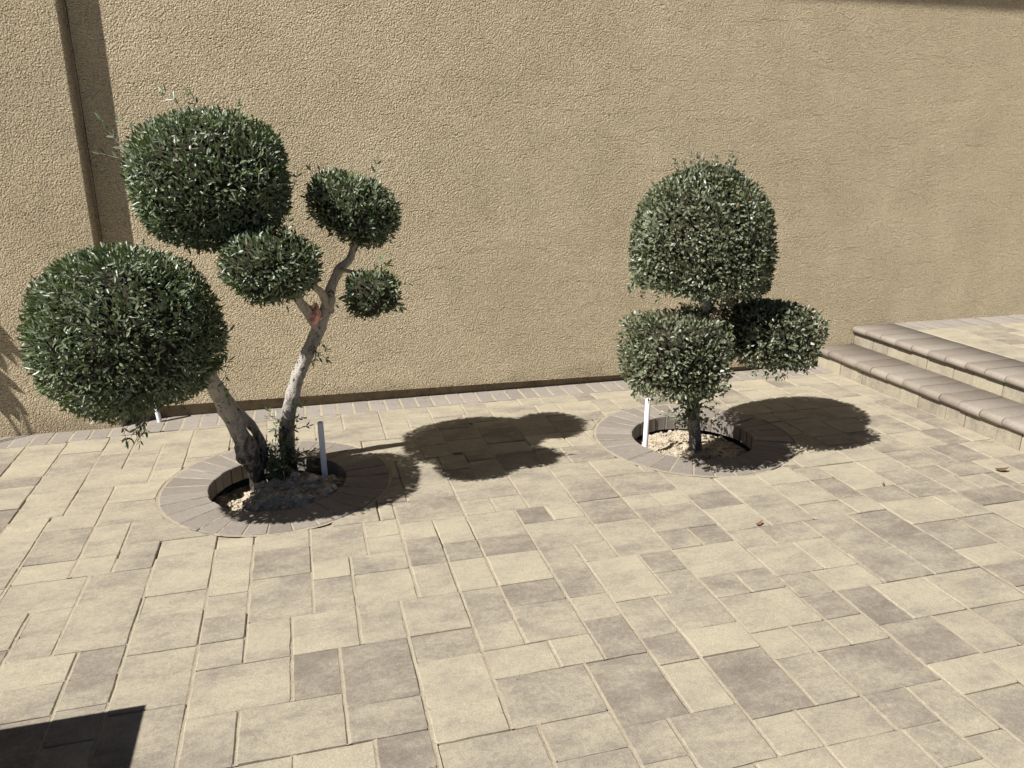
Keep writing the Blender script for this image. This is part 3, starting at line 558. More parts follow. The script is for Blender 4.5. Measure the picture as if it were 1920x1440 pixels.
for cx, cy, ro, ri in RINGS:
    sand_strip([(cx + (ro + 0.006) * math.cos(a * math.pi / 90), cy + (ro + 0.006) * math.sin(a * math.pi / 90),
                 math.cos(a * math.pi / 90), math.sin(a * math.pi / 90)) for a in range(181)], 0.0105, 0.0)
# soldier course along the wall
x = -2.6
i = 0
while x < 3.80:
    w = 0.0865 if abs(x + 1.17) < 0.05 else rnd.gauss(0.1035, 0.0012)
    xa, xb = x + 0.0040, min(x + w, 3.852) - 0.0040
    sand_strip([(x, border_y(x) + 0.02 * e, 1.0, 0.0) for e in range(14)], 0.009, 0.0006)
    ya, yb = border_y(xa), border_y(xb)
    top = (PIL_Y + 0.02 if x < PIL_X - 0.02 else 5.02)
    poly = rough_outline([(xa, ya), (xb, yb), (xb, top), (xa, top)], 0.006)
    v, f = slab(poly, -0.05, rnd.gauss(0.0008, 0.0008), 0.0045, 0.0035)
    if xb - xa > 0.03:
        mesh_obj('border_brick', v, f, M_BRICK, patio, attr={'tone': rnd.uniform(0.02, 0.42), 'seed': rnd.random()},
                 origin=((xa + xb) / 2, ya, 0))
    x += w

o = mesh_obj('joint_sand', sv, sf, M_SAND, patio, smooth=True)
tag(o, kind='stuff')

# ------------------------------------------------------------------ steps and upper terrace
steps = empty('patio_steps', (STEP_X1, 3.5, 0))
tag(steps, 'two low steps with rounded brown coping and cream block risers beside the wall', 'steps')
core_v, core_f = [], []
box(core_v, core_f, STEP_X1 + 0.055, STEP_X2 + 0.05, 0.6, 4.99, -0.30, TOP1 - 0.052)
box(core_v, core_f, STEP_X2 + 0.055, 4.62, 0.6, 4.99, -0.30, TOP2 - 0.053)
mesh_obj('step_core', core_v, core_f, M_SAND, steps)


def coping_run(xn, xi, ztop, th):
    y = WALL_Y - 0.004
    while y > 0.7:
        w = rnd.choice((0.1545, 0.1545, 0.156, 0.165, 0.150))
        ya, yb = y - w + 0.0018, y - 0.0018
        R = th * 0.5
        prof = [(xi, ztop - th), (xn + R * 0.8, ztop - th)]
        for s in range(9):
            a = -math.pi / 2 - math.pi * s / 8
            prof.append((xn + R + R * math.cos(a) * 1.0, ztop - R + R * math.sin(a)))
        prof += [(xi, ztop)]
        dz = rnd.gauss(0, 0.0012); dx = rnd.gauss(0, 0.0018)
        vs, fs = [], []
        m = len(prof)
        for yy, ins in ((ya, 1), (ya + 0.002, 0), (yb - 0.002, 0), (yb, 1)):
            for px, pz in prof:
                k = 0.0016 * ins
                vs.append((px + dx + k, yy, pz + dz - (k if pz > ztop - R else -k)))
        for r in range(3):
            for s in range(m):
                t = (s + 1) % m
                fs.append((r * m + s, r * m + t, (r + 1) * m + t, (r + 1) * m + s))
        fs.append(tuple(range(m))); fs.append(tuple(range(4 * m - 1, 3 * m - 1, -1)))
        ob = mesh_obj('coping_stone', vs, fs, M_COPING, steps,
                      attr={'tone': rnd.choice((0.05, 0.15, 0.4, 0.5, 0.7, 0.95)), 'seed': rnd.random()}, origin=(xn, ya, ztop - th))
        bm = bmesh.new(); bm.from_mesh(ob.data); bmesh.ops.recalc_face_normals(bm, faces=bm.faces); bm.to_mesh(ob.data); bm.free()
        for p in ob.data.polygons: p.use_smooth = len(p.vertices) == 4
        y -= w


coping_run(STEP_X1 - 0.034, STEP_X2 + 0.02, TOP1, 0.058)
coping_run(STEP_X2 - 0.034, 4.515, TOP2, 0.052)


def riser_run(x, z0, z1, widths):
    y = WALL_Y - 0.002
    i = 0
    while y > 0.75:
        w = widths[i] if i < len(widths) else rnd.choice((0.155, 0.232, 0.232, 0.155, 0.24))
        i += 1
        ya, yb = y - w + 0.0018, y - 0.0018
        vs, fs = [], []
        box(vs, fs, x + rnd.gauss(0, 0.0012), x + 0.05, ya, yb, z0, z1)
        ob = mesh_obj('riser_block', vs, fs, M_PAVER, steps, attr=None, origin=(x, ya, z0))
        bevel_mesh(ob, 0.0022, 1)
        for kk, vv in (('tone', rnd.choice((0.05, 0.15, 0.25, 0.4, 0.5))), ('seed', rnd.random())):
            a = ob.data.attributes.new(kk, 'FLOAT', 'POINT'); a.data.foreach_set('value', [vv] * len(ob.data.vertices))
        y -= w


riser_run(STEP_X1, -0.04, TOP1 - 0.059, (0.11, 0.157, 0.237, 0.16, 0.217, 0.164, 0.231, 0.148, 0.231, 0.16))
riser_run(STEP_X2, TOP1 - 0.01, TOP2 - 0.053, (0.21, 0.155, 0.232, 0.155, 0.232, 0.155, 0.232))

terrace = mesh_obj('upper_terrace', [(4.50, 0.6, TOP2 - 0.006), (9.0, 0.6, TOP2 - 0.006), (9.0, 5.02, TOP2 - 0.006), (4.50, 5.02, TOP2 - 0.006)],
                   [(0, 1, 2, 3)], M_SAND)
tag(terrace, 'raised terrace paved with cream pavers above the steps', kind='structure')
x = 4.525
while x < 6.7:
    w = 0.1035
    v, f = slab(rough_outline([(x + 0.003, 4.715), (x + w - 0.003, 4.715), (x + w - 0.003, WALL_Y + 0.02), (x + 0.003, WALL_Y + 0.02)], 0.005),
                TOP2 - 0.05, TOP2 + rnd.gauss(0, 0.0007), 0.004, 0.003)
    mesh_obj('border_brick', v, f, M_BRICK, terrace, attr={'tone': rnd.uniform(0.0, 0.35), 'seed': rnd.random()}, origin=(x, 4.715, TOP2))
    x += w
x = 4.522
while x < 6.7:
    w = rnd.choice((0.155, 0.232, 0.232, 0.31))
    y = 4.712
    while y > 3.2:
        h = rnd.choice((0.155, 0.155, 0.232, 0.232) if w > 0.16 else (0.155, 0.232, 0.31))
        v, f = slab(rough_outline([(x + 0.004, y - h + 0.0015), (x + w - 0.004, y - h + 0.0015), (x + w - 0.004, y - 0.0015), (x + 0.004, y - 0.0015)]),
                    TOP2 - 0.05, TOP2 + rnd.gauss(0, 0.0008), 0.004, 0.003)
        mesh_obj('paver', v, f, M_PAVER, terrace, attr={'tone': rnd.choice((0.03, 0.08, 0.15, 0.3, 0.5)), 'seed': rnd.random()}, origin=(x, y - h, TOP2))
        y -= h
    x += w

# ------------------------------------------------------------------ stucco wall
wall = empty('stucco_wall', (0, WALL_Y, 0))
tag(wall, 'tall tan textured stucco house wall behind the two clipped trees', 'wall')
vs, fs = [], []
# face panel with a dropped lip over the set-back footing
box(vs, fs, PIL_X - 0.10, 10.0, WALL_Y, WALL_Y + 0.30, 0.058, 4.6)
# lip follows the measured slight slope of the screed
vs[0] = (PIL_X - 0.10, WALL_Y, 0.088); vs[3] = (PIL_X - 0.10, WALL_Y + 0.30, 0.088)
vs[1] = (10.0, WALL_Y, -0.035); vs[2] = (10.0, WALL_Y + 0.30, -0.035)
mesh_obj('wall_panel', vs, fs, M_STUCCO, wall)
vs, fs = [], []
box(vs, fs, PIL_X - 0.10, 3.86, WALL_Y + 0.030, WALL_Y + 0.28, -0.25, 0.095)
ft = mesh_obj('footing', vs, fs, M_FOOT, wall)
vs, fs = [], []
n = 7
prof = [(-9.0, PIL_Y)]
rr = 0.016
for s in range(n):
    a = math.pi / 2 * s / (n - 1)
    prof.append((PIL_X - rr + rr * math.sin(a), PIL_Y + rr - rr * math.cos(a)))
prof += [(PIL_X + 0.016, WALL_Y + 0.02), (-9.0, WALL_Y + 0.02)]
m = len(prof)
NZ = 24
for zi in range(NZ + 1):
    z = -0.06 + 4.66 * zi / NZ
    bul = -0.028 * math.exp(-max(z, 0) / 0.16)          # the coat swells at the foot
    for px, py in prof:
        wob = 0.0022 * noise.noise((px * 0.7, z * 3.1, 2.0)) if px > -2 else 0
        vs.append((px + wob, py + (bul if py < WALL_Y else 0), z))
for zi in range(NZ):
    for s in range(m - 1):
        a = zi * m + s
        fs.append((a, a + 1, a + 1 + m, a + m))
po = mesh_obj('pilaster', vs, fs, M_STUCCO, wall)
for p in po.data.polygons: p.use_smooth = True
# shrinkage crack in the corner
vs, fs = [], []
for s in range(81):
    z = 0.12 + s * 0.032
    xx = PIL_X + 0.021 + 0.0045 * noise.noise((z * 2.4, 3.3, 0)) + 0.0020 * noise.noise((z * 16, 1.3, 0))
    ww = 0.0012 + 0.0013 * max(0, noise.noise((z * 5.0, 7.7, 0)) + 0.35)
    vs += [(xx - ww, WALL_Y - 0.0015, z), (xx + ww, WALL_Y - 0.0015, z), (xx - ww, WALL_Y + 0.002, z), (xx + ww, WALL_Y + 0.002, z)]
    if s:
        b = 4 * s
        fs += [(b - 4, b - 3, b + 1, b), (b - 4, b, b + 2, b - 2), (b - 3, b - 1, b + 3, b + 1)]
mesh_obj('crack', vs, fs, M_CRACK, wall)

# roof eave whose shadow grazes the top of the picture on the right
eave = empty('roof_eave', (2, 4.5, 4.2))
tag(eave, 'boxed roof eave overhanging the top of the stucco wall', 'eave')
vs, fs = [], []
box(vs, fs, -9.0, 10.0, WALL_Y - 0.470, WALL_Y + 0.4, 4.19, 4.24)
mesh_obj('soffit', vs, fs, M_WOOD, eave)
vs, fs = [], []
box(vs, fs, -9.0, 10.0, WALL_Y - 0.498, WALL_Y - 0.473, 4.185, 4.42)
mesh_obj('fascia', vs, fs, M_WOOD, eave)
vs, fs = [], []
vs = [(-9, WALL_Y - 0.535, 4.424), (10, WALL_Y - 0.535, 4.424), (10, WALL_Y + 3.0, 5.5), (-9, WALL_Y + 3.0, 5.5),
      (-9, WALL_Y - 0.535, 4.47), (10, WALL_Y - 0.535, 4.47), (10, WALL_Y + 3.0, 5.55), (-9, WALL_Y + 3.0, 5.55)]
fs = [(0, 3, 2, 1), (4, 5, 6, 7), (0, 1, 5, 4), (1, 2, 6, 5), (2, 3, 7, 6), (3, 0, 4, 7)]
mesh_obj('roof_deck', vs, fs, M_WOOD, eave)

# low wall outside the frame, bottom left, throwing the sharp straight-edged shadow
lw = empty('low_wall', (-1.06, 2.0, 0))
tag(lw, 'low stucco garden wall casting the dark square-cornered shadow at lower left', 'wall')
vs, fs = [], []
box(vs, fs, -1.45, -1.085, -1.5, 1.985, -0.02, 0.55)
mesh_obj('wall_body', vs, fs, M_STUCCO, lw)
vs, fs = [], []
box(vs, fs, -1.475, -1.061, -1.53, 2.008, 0.552, 0.60)
mesh_obj('wall_cap', vs, fs, M_COPING, lw, attr={'tone': 0.3, 'seed': 0.3})

# ------------------------------------------------------------------ brick rings and soil
ring_labels = ('grey brick ring edging around the two stemmed olive at left',
               'grey brick ring edging around the single trunked tree at right')
for ri_, (cx, cy, ro, rin) in enumerate(RINGS):
    ring = empty('tree_ring', (cx, cy, 0))
    tag(ring, ring_labels[ri_], 'brick edging', 'round brick edgings set in the patio')
    sv, sf = [], []
    nb = 31
    ang = 0.13
    cuts = [rnd.gauss(1.0, 0.05) for _ in range(nb)]
    tot = sum(cuts)
    for c in cuts:
        da = 2 * math.pi * c / tot
        a0, a1 = ang, ang + da
        go = rnd.uniform(0.0018, 0.0040); gi = rnd.uniform(0.0008, 0.0020)
        wob = rnd.gauss(0, 0.0025)
        q = []
        for s in range(4):
            a = a0 + go / ro + (da - 2 * go / ro) * s / 3
            q.append((cx + ro * math.cos(a), cy + ro * math.sin(a)))
        for s in range(4):
            a = a1 - gi / rin - (da - 2 * gi / rin) * s / 3
            rr = rin + wob
            q.append((cx + rr * math.cos(a), cy + rr * math.sin(a)))
        v, f = slab(rough_outline(q, 0.003, 0.05, 0.0005), -0.085, rnd.gauss(0.0015, 0.0014), 0.0035, 0.003)
        mesh_obj('ring_brick', v, f, M_BRICK, ring, attr={'tone': rnd.uniform(0.25, 0.85), 'seed': rnd.random()},
                 origin=(cx + rin * math.cos(a0), cy + rin * math.sin(a0), 0))
        sand_strip([(cx + (rin + 0.004 + (ro - rin - 0.006) * e / 8) * math.cos(a1), cy + (rin + 0.004 + (ro - rin - 0.006) * e / 8) * math.sin(a1), -math.sin(a1), math.cos(a1)) for e in range(9)], 0.0050, 0.0012)
        ang += da
    tag(mesh_obj('joint_sand', sv, sf, M_SAND, ring), kind='stuff')
    # soil in the pit
    vs, fs = [], []
    NR, NA = 40, 130
    def soil_h(x, y):
        n1 = noise.fractal((x * 9, y * 9, 5.0 + ri_), 1.0, 2.0, 5)
        n2 = noise.fractal((x * 34, y * 34, 9.0), 1.0, 2.0, 3)
        d = math.hypot(x - cx, y - cy) / rin
        if ri_ == 0:
            mound = min(1.0, 1.35 * math.exp(-(((x + 0.11) / 0.27) ** 2 + ((y - 3.68) / 0.30) ** 2)))
            h = -0.165 + 0.150 * mound + 0.03 * max(0, x - cx) / rin
            h += 0.030 * n1 + 0.011 * n2
            h += 0.028 * max(0, noise.noise((x * 17, y * 17, 1))) * mound
        else:
            h = -0.075 - 0.05 * max(0, d - 0.72) / 0.28 + 0.016 * n1 + 0.005 * n2
            crust = noise.noise((x * 11 + 3, y * 14, 4.4))
            h += 0.012 * (1 if crust > 0.05 else 0) * (1 if x < cx + 0.02 else 0.4)
        return h
    vs.append((cx, cy, soil_h(cx, cy)))
    for r in range(1, NR + 1):
        for a in range(NA):
            R_ = (rin + 0.06) * r / NR; t = 2 * math.pi * (a + 0.5 * (r % 2)) / NA
            x_, y_ = cx + R_ * math.cos(t), cy + R_ * math.sin(t)
            vs.append((x_, y_, soil_h(x_, y_)))
    for a in range(NA): fs.append((0, 1 + a, 1 + (a + 1) % NA))
    for r in range(NR - 1):
        for a in range(NA):
            b0 = 1 + r * NA; b1 = b0 + NA; a2 = (a + 1) % NA
            fs.append((b0 + a, b1 + a, b1 + a2, b0 + a2))
    soil = mesh_obj('soil', vs, fs, M_SOIL, smooth=False)
    tag(soil, ('crumbly pale soil heaped in the left tree pit', 'crusted dry soil in the right tree pit')[ri_], kind='structure')
    # clods and grit
    vs, fs = [], []
    for q in range(900):
        t = rnd.uniform(0, 2 * math.pi); R_ = rin * 0.97 * math.sqrt(rnd.random())
        x_, y_ = cx + R_ * math.cos(t), cy + R_ * math.sin(t)
        s = min((0.030, 0.016)[ri_], 0.0030 + rnd.expovariate(1 / (0.0048, 0.0026)[ri_]))
        z_ = soil_h(x_, y_) + s * 0.25
        b = len(vs)
        rot = rnd.uniform(0, 6.28)
        for pz, pr, k in ((-0.6, 0.7, 5), (0.15, 1.0, 5), (0.7, 0.55, 5)):
            for e in range(k):
                aa = rot + e * 2 * math.pi / k + pz
                rr = s * pr * rnd.uniform(0.7, 1.25)
                vs.append((x_ + rr * math.cos(aa), y_ + rr * math.sin(aa), z_ + s * pz * rnd.uniform(0.6, 1.1)))
        for lay in range(2):
            for e in range(5):
                e2 = (e + 1) % 5
                fs.append((b + lay * 5 + e, b + lay * 5 + e2, b + lay * 5 + 5 + e2, b + lay * 5 + 5 + e))
        fs.append(tuple(b + 10 + e for e in range(5)))
    cl = mesh_obj('clods', vs, fs, M_CLOD, soil)
    tag(cl, kind='stuff')
    # dry leaves and bits of twig lying on the soil
    vs, fs = [], []
    for q in range(150):
        t = rnd.uniform(0, 2 * math.pi); R_ = rin * 0.93 * math.sqrt(rnd.random())
        x_, y_ = cx + R_ * math.cos(t), cy + R_ * math.sin(t)
        z_ = soil_h(x_, y_) + 0.005
        L_ = rnd.uniform(0.012, 0.034); W_ = rnd.uniform(0.002, 0.005); a = rnd.uniform(0, 6.28)
        dx_, dy_ = math.cos(a) * L_ / 2, math.sin(a) * L_ / 2
        nx_, ny_ = -math.sin(a) * W_, math.cos(a) * W_
        t1, t2, t3 = rnd.uniform(0, 0.009), rnd.uniform(0, 0.008), rnd.uniform(0, 0.009)
        b = len(vs)
        vs += [(x_ - dx_, y_ - dy_, z_ + t1), (x_ + nx_, y_ + ny_, z_ + t2), (x_ + dx_, y_ + dy_, z_ + t3), (x_ - nx_, y_ - ny_, z_ + t2 * 0.5)]
        fs += [(b, b + 3, b + 1), (b + 1, b + 3, b + 2)]
    tag(mesh_obj('leaf_litter', vs, fs, M_LITTER, soil), kind='stuff')


# ------------------------------------------------------------------ tubes, leaves, crowns
def spline(pts, sub=5):
    P = [Vector(p) for p in pts]
    out = []
    for i in range(len(P) - 1):
        p0 = P[max(0, i - 1)]; p1 = P[i]; p2 = P[i + 1]; p3 = P[min(len(P) - 1, i + 2)]
        for s in range(sub):
            t = s / sub
            out.append(0.5 * ((2 * p1) + (p2 - p0) * t + (2 * p0 - 5 * p1 + 4 * p2 - p3) * t * t + (-p0 + 3 * p1 - 3 * p2 + p3) * t ** 3))
    out.append(P[-1])
    return out


def tube(pts, radii, seg=14, lump=0.12, sub=6, seed=0.0, knots=()):
    C = spline(pts, sub)
    rad = np.interp(np.linspace(0, len(pts) - 1, len(C)), range(len(pts)), radii)
    vs, fs, rb = [], [], []
    up = Vector((0.13, -0.9, 0.2)).normalized()
    for i, c in enumerate(C):
        d = (C[min(i + 1, len(C) - 1)] - C[max(i - 1, 0)]).normalized()
        u = d.cross(up).normalized(); w = d.cross(u)
        for s in range(seg):
            a = 2 * math.pi * s / seg
            dirv = u * math.cos(a) + w * math.sin(a)
            r = rad[i] * (1 + lump * noise.noise((math.cos(a) * 1.3 + seed, math.sin(a) * 1.3, c.z * 16)) +
                          0.5 * lump * noise.noise((math.cos(a) * 4 + seed, math.sin(a) * 4, c.z * 48)))
            for kz, kr, ka in knots:
                r += kr * math.exp(-((c.z - kz) / 0.02) ** 2) * (0.5 + 0.5 * math.cos(a - ka))
            vs.append(tuple(c + dirv * r))
        rb += [min(1.0, max(0.0, 1.0 - c.z / 0.45))] * seg
    for i in range(len(C) - 1):
        for s in range(seg):
            t = (s + 1) % seg
            fs.append((i * seg + s, i * seg + t, (i + 1) * seg + t, (i + 1) * seg + s))
    fs.append(tuple(range(seg - 1, -1, -1))); fs.append(tuple((len(C) - 1) * seg + s for s in range(seg)))
    return vs, fs, rb


def stem(name, parent, pts, radii, mat, **kw):
    vs, fs, rb = tube(pts, radii, **kw)
    return mesh_obj(name, vs, fs, mat, parent, smooth=True, attr={'rough_shaded_bark': rb}, origin=pts[0])


def leaf_arrays(pos, dirs, nrm, L, W, tint):
    """folded pointed leaves: two quads each along a midrib"""
    n = len(pos)
    dirs = dirs / np.linalg.norm(dirs, axis=1, keepdims=True)
    side = np.cross(dirs, nrm); side /= np.maximum(1e-6, np.linalg.norm(side, axis=1, keepdims=True))
    up = np.cross(side, dirs)
    L = L[:, None]; W = W[:, None]
    b = pos
    curl = rng.normal(0, 0.07, (n, 1)) * L
    m1 = pos + dirs * L * 0.34; m2 = pos + dirs * L * 0.70 + up * curl * 0.4
    t = pos + dirs * L + up * curl * 1.3
    lift = W * rng.uniform(0.05, 0.35, (n, 1))
    l1 = m1 + side * W * 0.47 + up * lift; r1 = m1 - side * W * 0.47 + up * lift
    l2 = m2 + side * W * 0.40 + up * lift; r2 = m2 - side * W * 0.40 + up * lift
    V = np.stack([b, l1, l2, t, r2, r1, m2], 1).reshape(-1, 3)
    k = np.arange(n)[:, None] * 7
    F1 = k + np.array([[0, 6, 2, 1]]); F2 = k + np.array([[6, 3, 2, 2]]); F3 = k + np.array([[0, 5, 4, 6]]); F4 = k + np.array([[6, 4, 3, 3]])
    quads = np.concatenate([F1, F3]); tris = np.concatenate([F2[:, :3], F4[:, :3]])
    return V, quads, tris, np.repeat(tint, 7)


def np_mesh(name, V, quads, tris, mats, parent, attr, extra=None, origin=(0, 0, 0)):
    """fast mesh from arrays; extra = (verts, faces) of a second material"""
    V = np.asarray(V, dtype=np.float64) - np.array(origin)
    loops = [np.asarray(quads).ravel(), np.asarray(tris).ravel()]
    tot = np.concatenate([np.full(len(quads), 4), np.full(len(tris), 3)])
    mi = np.zeros(len(tot), int)
    if extra is not None:
        EV, EF = extra
        base = len(V)
        V = np.concatenate([V, np.asarray(EV) - np.array(origin)])
        loops.append((np.asarray(EF) + base).ravel())
        tot = np.concatenate([tot, np.full(len(EF), np.asarray(EF).shape[1])])
        mi = np.concatenate([mi, np.ones(len(EF), int)])
        attr = np.concatenate([attr, np.zeros(len(EV))])
    lp = np.concatenate(loops)
    me = bpy.data.meshes.new(name)
    me.vertices.add(len(V)); me.vertices.foreach_set('co', V.ravel())
    me.loops.add(len(lp)); me.loops.foreach_set('vertex_index', lp.astype(np.int32))
    me.polygons.add(len(tot))
    me.polygons.foreach_set('loop_start', np.concatenate([[0], np.cumsum(tot)[:-1]]).astype(np.int32))
    me.polygons.foreach_set('material_index', mi.astype(np.int32))
    for m in mats: me.materials.append(m)
    a = me.attributes.new('tint', 'FLOAT', 'POINT'); a.data.foreach_set('value', attr)
    me.update(calc_edges=True); me.validate()
    o = bpy.data.objects.new(name, me)
    o.location = Vector(origin) - (parent.location if parent else Vector())
    return link(o, parent)


_ico = bmesh.new(); bmesh.ops.create_icosphere(_ico, subdivisions=4, radius=1.0)
ICO_V = np.array([v.co[:] for v in _ico.verts]); ICO_F = np.array([[v.index for v in f.verts] for f in _ico.faces]); _ico.free()


def lumps(d, seed, amp):
    """smooth pseudo-random field on directions"""
    r = np.random.default_rng(seed)
    s = np.zeros(len(d))
    for k in range(9):
        w = r.normal(0, 1, 3); w *= r.uniform(2.0, 7.5) / np.linalg.norm(w)
        s += np.sin(d @ w + r.uniform(0, 6.28)) * r.uniform(0.4, 1.0) / 3.0
    return amp * s


def crown(name, parent, centre, rx, ry, rz, seed, density, L0, W0, mat, power=2.3, tilt=0.0, shape=None,
          lump=0.035, shell=0.085, core=0.80, spike=0.35, uptilt=0.22, tint_fn=None):
    """clipped ball of leaves: superellipsoid shell filled with small leaves over a solid twig-brown core added to block light and darken the gaps"""
    def surf(d):
        q = (np.abs(d[:, 0]) ** power + np.abs(d[:, 1]) ** power + np.abs(d[:, 2]) ** power) ** (-1.0 / power)
        q = q * (1 + lumps(d, seed, lump))
        if shape is not None: q = q * shape(d)
        return q
    R = np.array([[math.cos(tilt), 0, math.sin(tilt)], [0, 1, 0], [-math.sin(tilt), 0, math.cos(tilt)]])
    rad = np.array([rx, ry, rz])
    area = 4 * math.pi * ((rx * ry) ** 1.6 + (rx * rz) ** 1.6 + (ry * rz) ** 1.6) ** (1 / 1.6) / 3 ** (1 / 1.6)
    n = int(area * density)
    d = rng.normal(0, 1, (n, 3)); d /= np.linalg.norm(d, axis=1, keepdims=True)
    depth = np.minimum(rng.exponential(shell * 0.42, n), shell * 1.6)
    s = surf(d)[:, None]
    P0 = d * s * rad
    nrm = d / rad; nrm /= np.linalg.norm(nrm, axis=1, keepdims=True)
    # twig clumps: leaves share a heading with their neighbours
    ang = lumps(d * 3.1, seed + 5, 1.0)[:, None]; ang2 = lumps(d * 3.3, seed + 6, 1.0)[:, None]
    tang = np.cross(nrm, np.array([0.3, 0.2, 0.9])); tang /= np.linalg.norm(tang, axis=1, keepdims=True) + 1e-6
    bit = np.cross(nrm, tang)
    dirs = nrm * 0.55 + (tang * ang + bit * ang2) * 0.45 + rng.normal(0, 0.45, (n, 3)) + np.array([-0.12, 0, uptilt])
    L = L0 * rng.uniform(0.55, 1.3, n); W = W0 * rng.uniform(0.75, 1.2, n)
    P = (P0 - nrm * (depth[:, None] + 0.55 * L[:, None])) @ R.T + np.array(centre)
    dirs = dirs @ R.T
    # stray tips that escaped the shears
    k = rng.random(n) < spike * 0.10
    P[k] += dirs[k] / np.linalg.norm(dirs[k], axis=1, keepdims=True) * (L0 * rng.uniform(0.2, 0.9, (k.sum(), 1)))
    ln = rng.normal(0, 0.55, (n, 3)) + nrm @ R.T * 0.9 + np.array([-0.15, -0.05, 0.45])
    tint = np.clip(rng.beta(2.0, 2.6, n), 0, 0.93)
    tint[rng.random(n) < 0.03] = 1.0
    if tint_fn is not None: tint = tint_fn(tint, d)
    V, q4, q3, ta = leaf_arrays(P, dirs, ln, L, W, tint)
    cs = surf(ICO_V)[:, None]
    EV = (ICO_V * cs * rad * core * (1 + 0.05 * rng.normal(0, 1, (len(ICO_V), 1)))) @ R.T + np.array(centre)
    o = np_mesh(name, V, q4, q3, [mat, M_CROWN_CORE], parent, ta, (EV, ICO_F), origin=tuple(centre))
    return o


def shoot(name, parent, base, tip, n, L0, W0, mat, bark, sag=0.0, r=0.0016, spread=0.75):
    """a thin twig with paired leaves"""
    b, t = Vector(base), Vector(tip)
    mid = (b + t) / 2 + Vector((rnd.gauss(0, 0.01), rnd.gauss(0, 0.01), sag))
    C = spline([b, mid, t], 6)
    vs, fs, _ = tube([b, mid, t], [r, r * 0.8, r * 0.5], seg=5, lump=0.0, sub=5)
    pos, dr = [], []
    for i in range(n):
        f = (i + 0.6) / n
        p = C[min(len(C) - 1, int(f * (len(C) - 1)))]
        ax = (C[min(len(C) - 1, int(f * (len(C) - 1)) + 1)] - C[max(0, int(f * (len(C) - 1)) - 1)]).normalized()
        s = ax.cross(Vector((rnd.gauss(0, 1), rnd.gauss(0, 1), rnd.gauss(0, 1)))).normalized()
        for sg in (1, -1):
            pos.append(p); dr.append(ax * rnd.uniform(0.6, 1.0) + s * sg * spread)
    pos.append(t); dr.append((t - mid).normalized())
    pos = np.array([tuple(p) for p in pos]); dr = np.array([tuple(p) for p in dr])
    m = len(pos)
    V, q4, q3, ta = leaf_arrays(pos, dr, rng.normal(0, 1, (m, 3)) + np.array([0, 0, .6]), L0 * rng.uniform(0.6, 1.15, m), W0 * rng.uniform(0.8, 1.2, m), np.clip(rng.normal(0.6, 0.2, m), 0, 1))
    quads = [f for f in fs if len(f) == 4]
    return np_mesh(name, V, q4, q3, [mat, bark], parent, ta, (np.array(vs), np.array(quads)), origin=tuple(base))


# ------------------------------------------------------------------ left olive
olive = empty('olive_tree', (-0.2, 3.95, -0.06))
tag(olive, 'two stemmed olive clipped into five grey green balls in the left ring', 'tree', 'clipped patio trees')
stem('stem', olive, [(-0.287, 3.925, -0.11), (-0.298, 3.915, -0.02), (-0.302, 3.905, 0.033), (-0.316, 3.885, 0.11), (-0.330, 3.865, 0.18), (-0.366, 3.80, 0.328),
                     (-0.401, 3.72, 0.468), (-0.427, 3.64, 0.60), (-0.466, 3.56, 0.764), (-0.594, 3.49, 0.885)],
     [0.044, 0.041, 0.042, 0.049, 0.048, 0.039, 0.036, 0.034, 0.028, 0.018], M_BARK, lump=0.19, seed=1.0,
     knots=((0.13, 0.020, 3.6), (0.17, 0.016, 2.0), (0.20, 0.010, 5.2), (0.31, 0.008, 0.4), (0.42, 0.008, 3.0)))
stem('stem', olive, [(-0.280, 3.93, 0.03), (-0.258, 3.94, 0.104), (-0.281, 3.94, 0.225), (-0.319, 3.92, 0.309), (-0.366, 3.89, 0.389), (-0.419, 3.80, 0.539),
                     (-0.483, 3.65, 0.691), (-0.567, 3.55, 0.822)],
     [0.030, 0.028, 0.024, 0.021, 0.019, 0.017, 0.014, 0.010], M_BARK, lump=0.22, seed=4.0, knots=((0.27, 0.007, 2.0), (0.34, 0.006, 4.5)))
stem('stem', olive, [(-0.124, 4.03, -0.12), (-0.131, 4.025, -0.02), (-0.136, 4.018, 0.05), (-0.130, 4.0, 0.218), (-0.098, 3.99, 0.353), (-0.059, 3.98, 0.470), (-0.008, 3.965, 0.585),
                     (0.048, 3.95, 0.699), (0.089, 3.94, 0.796), (0.121, 3.93, 0.876), (0.150, 3.915, 0.971), (0.196, 3.89, 1.058), (0.250, 3.86, 1.125), (0.272, 3.82, 1.25)],
     [0.042, 0.038, 0.037, 0.040, 0.036, 0.034, 0.033, 0.034, 0.034, 0.029, 0.024, 0.022, 0.018, 0.012], M_BARK, lump=0.15, seed=7.0,
     knots=((0.76, 0.010, 1.0), (0.62, 0.007, 4.0), (0.50, 0.006, 2.6), (0.40, 0.007, 4.6), (1.05, 0.008, 2.0), (0.90, 0.008, 0.5)))
stem('branch', olive, [(0.078, 3.942, 0.735), (0.031, 3.90, 0.838), (-0.002, 3.78, 0.912), (-0.055, 3.60, 1.040), (-0.109, 3.42, 1.130)],
     [0.030, 0.027, 0.023, 0.018, 0.011], M_BARK, lump=0.10, seed=9.0)
stem('branch', olive, [(0.130, 3.94, 0.840), (0.101, 3.85, 0.941), (0.062, 3.70, 1.008), (-0.005, 3.52, 1.093)],
     [0.026, 0.020, 0.016, 0.010], M_BARK, lump=0.10, seed=12.0)
stem('branch', olive, [(0.045, 3.93, 0.80), (-0.02, 3.87, 0.93), (-0.12, 3.78, 1.11), (-0.22, 3.72, 1.28), (-0.33, 3.66, 1.45)],
     [0.022, 0.020, 0.018, 0.015, 0.011], M_BARK, lump=0.10, seed=16.0)
